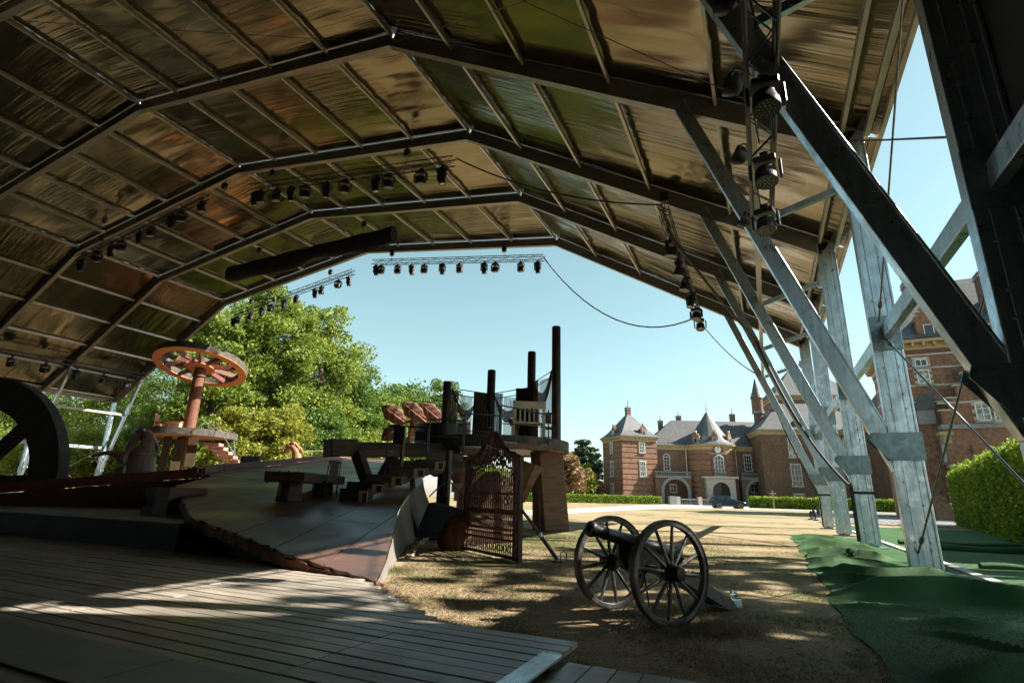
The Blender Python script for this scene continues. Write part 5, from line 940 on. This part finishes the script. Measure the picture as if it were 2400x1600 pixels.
# gatehouse
gh = thing('gatehouse', 'long castle gatehouse with round clock tower, conical slate roof and stone portal', 'building', (-13.87,112.19,0), rad(24), None, False)
MB().b2(-7.6,16.5,0,8.5,0,11.1).build('wall', M['brickd'], gh); cornice(gh,-7.6,16.5,0,8.5,11.2)
roof_loft(gh,[(-8.2,17,-.6,9.1,11.36),(-7.4,16.6,.3,8.2,11.8),(-1.5,16.4,4.1,4.4,16.9)])
cx, cy, cr = 4.75,.4,4.65
tw_ = MB().lathe([(cr,0),(cr,11)],20,(cx,cy,0)).build('tower_wall', M['brickd'], gh)
z = .3
while z < 10.4: MB().lathe([(cr+.02,z),(cr+.08,z+.04),(cr+.08,z+.78),(cr+.02,z+.82)],20,(cx,cy,0)).build('brick_band', M['brick'], tw_); z += 1.03
MB().lathe([(cr+.1,10.35),(cr+.14,10.9),(cr+.55,11.1),(cr+.55,11.3)],20,(cx,cy,0)).build('cornice', M['cornice'], gh)
cr_ = MB().lathe([(cr+.62,11.3),(cr-.2,11.9),(cr-1.3,13.3),(cr-2.8,15.6),(.12,18.2)],20,(cx,cy,0)).build('cone_roof', M['slate'], gh); finial(gh,cx,cy,18.1,2.6)
dormer(gh,cx-.3,cy-cr+.5,11.45); dormer(gh,cx+3.0,cy-cr+1.6,11.45,rad(40)); dormer(gh,cx-3.4,cy-cr+2.0,11.45,rad(-42))
fy = cy-cr-.12
archwall(gh,cx-2.7,cx+2.7,4.9,cx,1.62,2.6,fy-.15,fy+1.2,'stone','portal','stone'); MB().b2(cx-3.3,cx+3.3,fy-.5,fy+1.0,4.92,5.3).build('portal_cornice', M['stone'], gh); gd_ = MB().b2(cx-1.62,cx-.04,fy-.01,fy+.04,0,4.2).build('gate_leaf', M['black'], gh); mb = MB()
for k in range(9): mb.tube([(cx+.12+.18*k,fy-.03,0),(cx+.12+.18*k,fy-.03,4.1)],.03,4)
mb.build('gate_grille', M['ironwork'], gh); MB().b2(cx-1.7,cx+1.7,fy+.045,fy+.09,0,4.25).build('portal_shade_sheet', M['blackout'], gh)  # black sheet behind the grille paints the shade of the portal opening
MB().b2(cx-1.35,cx+1.35,fy+.02,fy+.4,5.3,9.6).build('window_bay', M['brickd'], gh); window(gh,cx,fy+.0,5.9,1.7,3.2,0,3,3,True); balustrade(gh,cx-1.2,cx+1.2,fy-.30,5.32,.9,'balcony_rail')
MB().b2(cx-1.7,cx+1.7,fy-.05,fy+.3,9.45,9.6).build('clock_ledge', M['stone'], gh); ck = MB().lathe([(.62,0),(.62,.10)],24,(cx,fy+.12,10.3),Matrix.Rotation(rad(90),3,'X')).build('clock', M['clock'], gh); MB().ring(.62,.92,0,.16,24,(cx,fy+.16,10.3),Matrix.Rotation(rad(90),3,'X')).build('clock_surround', M['brickd'], ck); MB().beam((cx,fy,10.3),(cx+.02,fy,10.78),.05,.02).beam((cx,fy,10.3),(cx-.28,fy,10.12),.06,.02).build('clock_hand', M['black'], ck)
for (a, b, c_) in ((-6.9,.0,-3.1),(9.6,16.2,12.9)):
    archwall(gh,a,b,4.95,c_,2.25,2.4,-2.2,-.8,'brickd'); MB().b2(a,b,-2.25,0,4.96,5.15).build('terrace_slab', M['bluestone'], gh); balustrade(gh,a,b,-2.1,5.16,.95)
window(gh,-4.0,0,6.4,1.1,3.1,0,2,4,True); window(gh,12.0,0,6.6,1.35,3.1,0,3,4); window(gh,15.3,0,6.6,1.3,3.1,0,3,4); window(gh,12.7,0,2.6,1.2,1.6,0,2,2); window(gh,12.7,0,.5,1.2,.9,0,2,1); window(gh,-3.0,0,2.2,1.1,1.5,0,2,2); window(gh,-3.0,0,.3,1.1,.8,0,2,1)
for x, z in ((-3.5,14.5),(.4,15.6),(11.8,16.2)): chimney(gh,x,5.2,z,z+2.3); finial(gh,x,5.2,z+2.3,1.8)
for x in (-.15,9.7): MB().tube([(x,-.2,0),(x,-.2,11)],.07,6).build('downpipe', M['wframe'], gh)
# main block
mk = thing('castle_block', 'tall dark brick castle block with ochre cornice and pale slate roof behind the tent columns', 'building', (-.13,111.6,0), rad(16), None, False)
MB().b2(0,20.5,0,15,0,13.8).build('wall', M['brickd'], mk); cornice(mk,0,20.5,0,15,13.9); roof_loft(mk,[(-.7,21.2,-.7,15.7,14.06),(.3,20.2,.3,14.7,14.6),(6,14.5,7.3,7.7,20.2)])
for x in (5.6,10.4,15.2):
    for z, h, nz in ((8.9,3.6,4),(3.7,4.0,4),(1.2,1.2,1)): window(mk,x,0,z,1.7,h,0,3,nz,False,'glassp' if z > 8 else 'glass','bluestone')
for y in (3.5,8,12): window(mk,20.5,y,8.9,1.5,3.6,rad(90),2,4); window(mk,20.5,y,3.7,1.5,3.8,rad(90),2,4)
dormer(mk,7.2,.6,14.4); dormer(mk,12.6,.6,14.4); chimney(mk,4.2,5.2,16.5,19.2,.8); chimney(mk,15.5,7.5,18.5,21.5)
tu = MB().lathe([(.9,0),(.9,18.5),(1.1,18.8),(1.1,21.6)],16,(2.6,9,0)).build('stair_turret', M['brickd'], mk); MB().lathe([(1.3,21.6),(.8,23.0),(.08,25.8)],16,(2.6,9,0)).build('turret_roof', M['slate'], tu); MB().lathe([(1.16,18.4),(1.22,18.9)],16,(2.6,9,0)).build('turret_band', M['bluestone'], tu)
kp = thing('castle_keep', 'high hipped slate roof block rising behind the castle block', 'building', (3.6,130,0), rad(16), None, False); MB().b2(0,17,0,14,0,23.2).build('wall', M['brickd'], kp); cornice(kp,0,17,0,14,23.4); roof_loft(kp,[(-.7,17.7,-.7,14.7,23.6),(.5,16.5,.5,13.5,24.4),(6,11,6.8,7.2,31)]); dormer(kp,8.5,.8,24.2)
sb_ = thing('side_building', 'brick castle range with pale lit roof between keep and right wing', 'building', (20.0,107,0), rad(16), None, False); MB().b2(0,9,0,16,0,14.2).build('wall', M['brickd'], sb_); cornice(sb_,0,9,0,16,14.3); roof_loft(sb_,[(-.7,9.7,-.7,16.7,14.5),(.3,8.7,.3,15.7,15.1),(4,5,4,12,21)]); chimney(sb_,4.5,4.5,19.5,23,1.1); finial(sb_,4.5,4.5,23,1.8); window(sb_,3,0,8.9,1.3,3,0,2,3); window(sb_,6,0,4,1.3,3,0,2,3)
# right wing close to the hedge
ew = thing('castle_wing', 'near castle wing of red brick with stone bands, stepped gable and arched window', 'building', (11.44,52.9,0), rad(-2), None, False)
MB().b2(-.5,19,1.2,13,0,14.2).build('wall', M['brick'], ew)
for z, h in ((13.2,.16),(12.05,.15),(10.55,.17),(9.2,.13)): MB().b2(-.53,19.03,1.14,13.03,z,z+h).build('stone_band', M['stone'], ew)
MB().b2(-.56,19.06,1.08,13.06,13.40,13.75).build('frieze_band', M['rust'], ew); cornice(ew,-.5,19,1.2,13,14.4,.6)
roof_loft(ew,[(-1.2,19.7,.5,13.7,14.6),(-.1,18.6,1.6,12.6,15.4),(4.5,14,6.9,7.3,21.5)])
for x in (2.4,8.6): dormer(ew,x,1.3,14.7,0,1.6,2.0)
chimney(ew,7.6,3.4,16,20.5,1.4); chimney(ew,3.0,8,18,22,1.1)
window(ew,1.4,1.19,12.25,.8,.65,0,2,1); window(ew,1.4,1.19,10.75,.8,1.2,0,2,3,False,'glassp')
# stepped gable annex
gc, hw = 5.85, 4.1; an_ = MB().b2(gc-hw,gc+hw,0,3.2,0,7.3).build('annex_wall', M['brick'], ew); st_ = MB(); 
for k in range(6):
    x0 = gc-hw+.1+k*.62; z0 = 7.3+k*.98; o = MB().b2(x0,2*gc-x0,0,.5,z0,z0+.98).build('gable_step', M['brick'], ew); MB().b2(x0-.12,x0+.62,-.06,.56,z0+.985,z0+1.12).b2(2*gc-x0-.62,2*gc-x0+.12,-.06,.56,z0+.985,z0+1.12).build('coping', M['stone'], o)
MB().b2(gc-hw-.1,gc+hw+.1,-.12,3.3,6.85,7.2).build('stone_band', M['bluestone'], ew); MB().b2(gc-hw-.05,gc+hw+.05,-.05,3.25,3.9,4.1).build('stone_band', M['stone'], ew); MB().b2(gc-hw-.05,gc-1.2,-.05,0,8.85,9.0).b2(gc+1.2,gc+hw-.6,-.05,0,8.85,9.0).build('stone_band', M['stone'], ew)
window(ew,gc,0,7.3,1.5,2.45,0,4,4,True,'glassp'); window(ew,gc-1.42,0,7.4,.82,1.45,0,2,3,False,'glassp'); window(ew,gc+1.65,0,7.4,.82,1.45,0,2,3,False,'glassp')
MB().tube([(gc+1.15*math.cos(a),-.05,9.0+1.15*math.sin(a)) for a in np.linspace(0,math.pi,15)],.13,6).build('arch_moulding', M['stone'], ew)
for y in (.7,1.7): window(ew,gc-hw,y,4.3,.55,1.6,rad(-90),2,2)
cornice(ew,gc-hw,gc-hw+.3,.1,3.1,6.5,.3)
tr_ = MB().prism([(gc-hw-1.3,1.0),(gc-hw-.1,1.0),(gc-hw-.1,2.3),(gc-hw-1.3,2.3)],7.4,8.6).build('oriel', M['bluestone'], ew); MB().loft([[(gc-hw-1.5,.8,8.6),(gc-hw,.8,8.6),(gc-hw,2.5,8.6),(gc-hw-1.5,2.5,8.6)],[(gc-hw-.8,1.2,10.0),(gc-hw,1.2,10.0),(gc-hw,2.0,10.0),(gc-hw-.8,2.0,10.0)]]).build('oriel_roof', M['slate'], tr_)
for k in range(4): MB().b2(gc-hw-1.9+.45*k,gc-hw-1.45+.45*k,-1.8,1.0,0,1.2+.28*(3-k) if False else 1.9-.3*k).b2(gc-hw-1.95+.45*k,gc-hw-1.40+.45*k,-1.85,1.05,1.9-.3*k,1.98-.3*k).build('step_wall', M['brick'], ew)
# anchors
mb = MB()
for x, z in ((gc-2.6,5.2),(gc+.3,5.2),(3.4,11.4),(3.4,9.8)): mb.beam((x,(-.06 if z < 7 else 1.1),z-.4),(x,(-.06 if z < 7 else 1.1),z+.4),.05,.05).beam((x-.2,(-.06 if z < 7 else 1.1),z),(x+.2,(-.06 if z < 7 else 1.1),z),.05,.05)
mb.build('wall_anchor', M['ironwork'], ew)

# ================================================================ car
car = thing('parked_car', 'dark blue compact crossover car parked side-on before the castle gate', 'car', (-4.7,75.3,0), rad(20), None, False)   # local +x front
def carbody(prof, w0, mat, name, par, inset=None):
    rings = []
    for y, s_ in ((-w0/2,.0),(-w0/2+.06,.03),(w0/2-.06,.03),(w0/2,.0)):
        k = .0 if s_ else .05; rings.append([(x*(1-.012*(1 if k else 0)),y,z+(-k*.6 if z > .8 else k*.4)) for x, z in prof])
    return MB().loft(rings).build(name, mat, par, smooth=True, bevel=.02)
low = [(-2.05,.35),(-2.08,.62),(-2.02,.98),(-1.9,1.03),(.75,.98),(1.45,.90),(1.92,.76),(2.07,.60),(2.06,.34),(1.6,.24),(-1.7,.24)]
bd = carbody(low,1.74,M['carblue'],'body',car)
cab = [(-1.93,.98),(-1.72,1.38),(-1.45,1.52),(-.5,1.57),(.12,1.50),(.95,.97)]
rings = [[(x*(.97 if z > 1.2 else 1),y*(1 if z < 1.2 else .84),z) for x, z in cab] for y in (-.84,.84)]
MB().loft(rings).build('cabin', M['carblue'], car, smooth=True, bevel=.03)
for s_ in (-1,1):
    for poly in ([(-1.45,1.06),(-1.38,1.36),(-.52,1.45),(-.50,1.04)],[(-.44,1.04),(-.45,1.45),(.08,1.40),(.62,1.04)]):
        o = MB().add([(x*.98,s_*(.845 if z < 1.2 else .735),z) for x, z in poly],[(0,1,2,3)]).build('side_window', M['glass'], car, solid=.012)
    MB().b2(-1.55,1.5,s_*.855-.02,s_*.855+.03,.24,.42).build('sill_cladding', M['plastic'], car); MB().box((.50,s_*.98,1.08),(.12,.18,.12)).build('mirror', M['plastic'], car, bevel=.02)
    for x in (-1.28,1.30):
        w = MB().lathe([(.22,-.11),(.31,-.11),(.335,-.07),(.335,.07),(.31,.11),(.22,.11)],28,(x,s_*.80,.335),RX).build('wheel', M['rubber'], car, smooth=True); MB().lathe([(.22,-.02),(.22,.02)],20,(x,s_*.80,.335),RX).build('rim_disc', M['plastic'], w)
        mb = MB()
        for k in range(10): a = k*.6283; mb.beam((x+.03*math.cos(a),s_*.895,.335+.03*math.sin(a)),(x+.215*math.cos(a),s_*.895,.335+.215*math.sin(a)),.035,.02,(0,1,0))
        mb.ring(.205,.235,-.02,.02,24,(x,s_*.895,.335),RX).build('rim', M['alloy'], w); MB().ring(.345,.43,-.012,.012,28,(x,s_*.876,.335),RX).build('wheel_arch', M['plastic'], w)
    MB().box((1.93,s_*.62,.72),(.22,.34,.12)).build('headlight', M['lampglass'], car, bevel=.02); MB().box((-2.02,s_*.62,.90),(.12,.40,.13)).build('tail_light', M['tail'], car, bevel=.02)
MB().add([(.92,-.72,1.0),(.92,.72,1.0),(.18,.60,1.475),(.18,-.60,1.475)],[(0,1,2,3)]).build('windscreen', M['glass'], car, solid=.012); MB().b2(1.98,2.09,-.6,.6,.34,.56).build('grille', M['plastic'], car, bevel=.02); MB().b2(-2.12,-2.0,-.8,.8,.30,.62).build('rear_bumper', M['plastic'], car, bevel=.03); MB().box((-1.85,0,1.50),(.34,1.2,.035)).build('roof_spoiler', M['carblue'], car)
# wayside cross, little garden spots
q = Vector((.7,83.5)); cs = thing('wayside_cross', 'plain wooden cross standing in front of the low hedge', 'cross', (q.x,q.y,0)); MB().b2(q.x-.08,q.x+.08,q.y-.07,q.y+.07,0,2.5).build('upright', M['crossw'], cs); MB().box((q.x,q.y-.005,2.05),(.85,.12,.15),rad(25)).build('crossbar', M['crossw'], cs); MB().box((q.x,q.y-.08,1.95),(.10,.06,.5)).build('figure', M['palebox'], cs)
for i, (x, y) in enumerate(((2.25,38.2),(2.6,41.5),(3.1,44.2),(2.4,36.6))):
    t = thing('garden_spotlight', 'small black garden spotlight at the cobble edge, '+ORD[i]+' of the cluster by the farthest column', 'spotlight', (x,y,0), .6*i, 'garden spotlights by the cobbles', False); MB().box((0,0,.03),(.3,.2,.06)).build('base', M['black'], t); MB().tube([(0,0,.05),(.02,0,.2)],.03,6).build('stalk', M['black'], t); MB().lathe([(.05,-.13),(.11,-.06),(.13,.16),(.11,.17)],12,(.04,0,.32),Matrix.Rotation(rad(35),3,'Y')).build('head', M['black'], t, smooth=True)
sb2 = thing('stone_balustrade', 'pale stone balustrade of the bridge in front of the castle portal', 'balustrade', (-14.5,103.2,0), rad(30), None, False); balustrade(sb2,0,7.5,0,0,1.1); 
for x in (-.3,3.8,7.6): MB().b2(x-.35,x+.35,-.35,.35,0,1.45).build('pier', M['stone'], sb2)
MB().b2(-1.9,-.7,-.5,.5,0,1.5).build('end_pier', M['bluestone'], sb2)

# ================================================================ foliage
def leaves(P, size, rng, up=.35):
    n = len(P); d = rng.normal(size=(n,3)); d /= np.linalg.norm(d,axis=1)[:,None]; d[:,2] = d[:,2]*.8+up; d /= np.linalg.norm(d,axis=1)[:,None]
    r_ = rng.normal(size=(n,3)); a = np.cross(d,r_); a /= np.linalg.norm(a,axis=1)[:,None]+1e-9; b = np.cross(d,a); s = size*(.55+.9*rng.random(n))[:,None]
    V = np.empty((n,4,3)); V[:,0] = P-a*s; V[:,1] = P+b*s*.62+d*s*.15; V[:,2] = P+a*s; V[:,3] = P-b*s*.62+d*s*.15
    return V.reshape(-1,3), np.arange(4*n).reshape(-1,4)
def tree(name, label, x, y, h, rx, z0, lm, n, size, seed, ry=None, cl=70, group=None, flat_=False, tr=.35, lean=0):
    rng = np.random.default_rng(seed); ry = ry or rx; t = thing(name, label, 'tree', (x,y,0), group=group); cz = (h+z0)/2; rz_ = (h-z0)/2
    u = rng.normal(size=(cl,3)); u /= np.linalg.norm(u,axis=1)[:,None]; rr = rng.random(cl)**.42
    C_ = u*rr[:,None]*np.array([rx,ry,rz_])*.86
    if flat_: C_[:,2] = np.round(C_[:,2]/(rz_*.22))*rz_*.22+rng.normal(size=cl)*rz_*.05; taper = np.clip(1-(C_[:,2]/rz_+1)*.36,.15,1); C_[:,0] *= taper*1.5; C_[:,1] *= taper*1.5
    C_ += np.array([x,y,cz]); w = rng.random(cl)+.35; idx = rng.choice(cl,n,p=w/w.sum()); rad_ = min(rx,rz_)*(.15+.19*rng.random(cl))
    q = rng.normal(size=(n,3)); q /= np.linalg.norm(q,axis=1)[:,None]; q *= (rng.random(n)**.45)[:,None]; sc = np.array([1.25,1.25,.35 if flat_ else .8])
    P = C_[idx]+q*rad_[idx][:,None]*sc; P = P[P[:,2] > .1]
    V, F_ = leaves(P,size,rng); fastmesh('crown', V, F_, M[lm], t)
    mb = MB(); top = Vector((x+lean,y,z0+(h-z0)*.75)); mb.tube([(x,y,0),(x+lean*.2,y,h*.2),(x+lean*.6,y+.1,h*.45),top],[tr*1.25,tr,tr*.7,tr*.15],9)
    for k in range(min(14,cl)):
        c = Vector(C_[k]); b0 = Vector((x+lean*.4,y,max(z0*.6,min(c.z-1,h*.55)*.8))); mid = b0.lerp(c,.5)+Vector((0,0,-.25)); mb.tube([b0,mid,c],[tr*.32,tr*.2,tr*.05],5)
    mb.build('trunk', M['bark'], t, smooth=True); return t
def pxt(name, label, p, top, wpx, d, lm, n, size, seed, z0=1.2, **kw):
    tree(name,label,p[0],p[1],top,wpx/2*d/1240,z0,lm,n,size,seed,**kw)
G_ = 'trees of the park behind the stage'
FOR = [((-44.50,31.49,2.44),(-43.04,27.50,17.05),230,46,'leafA',17000,.26,'tall leafy tree directly behind the orange wheel'),((-43.98,36.26,2.69),(-42.24,31.50,20.12),250,50,'leafA',18000,.27,'tallest tree of the park, its top in front of the far lamp truss'),((-43.07,42.35,3.00),(-41.28,37.46,20.89),230,55,'leafA',15000,.28,'tall green tree with side branches against the sky, right of the tallest'),((-44.78,49.48,3.35),(-43.49,45.94,16.32),190,62,'leafB',9000,.30,'dark green tree sloping down right of the tall trees'),((-44.43,54.18,3.59),(-43.49,51.59,13.05),170,66,'leafA',8000,.30,'low light green tree behind the heavy beam'),((-49.59,67.65,4.25),(-48.32,64.18,16.96),190,80,'leafB',11000,.36,'rounded dark tree behind the leaf sculpture'),((-46.53,73.60,4.57),(-45.17,69.86,18.23),130,84,'leafB',7000,.36,'dark tree partly hidden by the shortest post'),((-82.96,52.18,3.36),(-81.04,46.94,22.57),210,80,'leafB',13000,.27,'dark green tree left of the orange wheel'),((-92.53,50.01,3.22),(-90.95,45.67,19.10),210,82,'leafA',12000,.28,'green tree under the left eave behind the truss end'),((-105.22,48.66,3.10),(-103.63,44.29,19.09),220,86,'leafB',12000,.29,'dark tree behind the left side posts'),((-116.04,45.91,2.93),(-114.41,41.44,19.29),220,88,'leafA',11000,.29,'green tree at the left picture edge behind the standing wheel'),((-36.25,31.91,2.49),(-35.72,30.46,7.82),170,43,'leafC',10000,.22,'yellow green bushy tree behind the pale horse'),((-37.41,29.11,2.35),(-36.97,27.89,6.79),150,41,'leafC',9000,.21,'yellow bush right of the rusty post'),((-38.49,38.80,2.83),(-37.95,37.32,8.26),170,50,'leafB',9000,.24,'dense shrub behind the pale railing'),((-55.67,33.24,2.08),(-55.07,31.59,8.13),170,52,'leafA',9000,.22,'dark shrub behind the rearing horse'),((-52.17,27.03,1.48),(-51.78,25.98,5.32),170,45,'leafC',9000,.20,'sunlit yellow shrub between the left posts and the rearing horse'),((-58.61,26.31,1.39),(-58.17,25.12,5.76),190,47,'leafC',9000,.20,'sunlit shrub behind the rim of the standing wheel'),((-64.07,24.92,1.29),(-63.63,23.70,5.75),170,48,'leafA',8000,.20,'green shrub seen between the spokes of the standing wheel'),((-39.56,47.37,3.26),(-39.15,46.27,7.31),170,58,'leafA',8000,.26,'low bush under the heavy beam end'),((-44.21,29.47,2.00),(-43.77,28.26,6.43),140,44,'leafA',7000,.21,'green shrub behind the hanging cloths of the wheel tower')]
for i, (p, tp, w, d, lm, n, s_, lb) in enumerate(FOR): tree('park_tree',lb,p[0],p[1],tp[2]*1.13,w/2*d/1240,.4 if w < 200 and d < 60 else 2.0,lm,int(n*2.1),s_*.55,100+i,cl=130,group=G_,tr=.45 if d > 44 else .2)
FAR = [((-35.03,112.59,0.42),12.8,4.4,'leafD',9000,.42,'dark cedar with layered branches left of the corner tower',True),((-32.98,95.14,0.43),9.2,4.6,'leafE',9000,.30,'brown copper beech beside the slab leg',False),((-30.55,105.46,0.52),4.6,2.2,'leafE',3000,.28,'small orange brown shrub at the foot of the corner tower',False),((-43.13,115.74,0.22),11,5,'leafB',6000,.42,'green tree behind the copper beech',False),((-32.11,101.29,0.47),7.5,2.8,'leafA',4500,.30,'light green tree between copper beech and cedar',False),((-24.33,143.33,2.87),13.5,3.0,'leafA',4000,.40,'green tree in the gap between corner tower and gatehouse',False),((-50.44,114.65,0.03),8,7,'leafB',6000,.42,'low green tree glimpsed below the round platform',False),((-55.50,100.80,-0.13),9,8,'leafA',6000,.42,'park tree behind the sheer curtains',False),((28.99,101.80,6.25),26,5.5,'leafA',9000,.30,'tree top showing above the roof of the near castle wing',False)]
for i, (p, h, r_, lm, n, s_, lb, fl) in enumerate(FAR): tree('far_tree',lb,p[0],p[1],h,r_,.6 if h < 12 else 2,lm,n,s_,300+i,cl=70,flat_=fl,group='trees around the castle')
# trees outside the frame to the right that dapple the light
for i, (x, y, h, z0_, r_, n) in enumerate(((11.0,10.0,12.9,6.4,3.7,950),(12.8,15.6,17.0,9.5,3.2,700),(15.8,10.6,16.5,9.0,3.6,700))): tree('shade_tree',['broad tree right of the tent nearest the wall cloth','slim tree right of the tent beside the hedge','tallest tree right of the tent far from the hedge'][i],x,y,h,r_,z0_,'leafB',n,.28,500+i,cl=30,group='trees right of the tent')
def hedge(name, label, a, b, th, h, lm, n, size, seed, ragged=.08):
    rng = np.random.default_rng(seed); a, b = Vector((*a,0)), Vector((*b,0)); d = b-a; L = d.length; d.normalize(); nn = Vector((-d.y,d.x,0)); t = tag(bpy.data.objects.new(name,None),label,'hedge'); COL.objects.link(t); t.location = a; OFF[t.name] = tuple(a); c = (a+b)/2
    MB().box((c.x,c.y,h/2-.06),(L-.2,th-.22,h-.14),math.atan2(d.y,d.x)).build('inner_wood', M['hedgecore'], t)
    ar = [L*h,L*h,L*th,th*h,th*h]; k = rng.choice(5,n,p=np.array(ar)/sum(ar)); u = rng.random(n); v = rng.random(n); s = np.empty((n,3))
    for f in range(5):
        m_ = k == f
        if f < 2: s[m_] = np.c_[u[m_]*L, np.full(m_.sum(), th/2*(1 if f else -1)), v[m_]*h]
        elif f == 2: s[m_] = np.c_[u[m_]*L, (v[m_]-.5)*th, np.full(m_.sum(), h)]
        else: s[m_] = np.c_[np.full(m_.sum(), L if f == 4 else 0), (u[m_]-.5)*th, v[m_]*h]
    nz_ = np.sin(s[:,0]*3.1+s[:,2]*2.3)*.5+np.sin(s[:,0]*7.3-s[:,2]*5.1+s[:,1]*4)*.35; s += rng.normal(size=(n,3))*ragged*.5; s[:,1] += np.sign(s[:,1])*nz_*ragged*.5; s[:,2] += np.where(k == 2, np.abs(rng.normal(size=n))*ragged*1.2, 0)
    P = np.array(a)[None,:]+s[:,:1]*np.array(d)[None,:]+s[:,1:2]*np.array(nn)[None,:]; P[:,2] = np.maximum(s[:,2],.03)
    V, F_ = leaves(P,size,rng,.2); fastmesh('foliage', V, F_, M[lm], t); return t
hedge('tall_hedge','tall clipped green beech hedge at the right beside the turf',(6.2,14.0),(10.0,37.6),1.6,2.6,'leafH',60000,.07,41,.08)
hedge('low_hedge','low clipped hedge in front of the corner tower',(-36.2,80.5),(-17.4,99.5),1.4,1.15,'leafH',14000,.13,42,.08)
hedge('low_hedge','low rounded hedge behind the parked car and the wooden cross',(-2.4,88.5),(15.5,86.0),1.6,1.35,'leafH',12000,.13,43,.10)
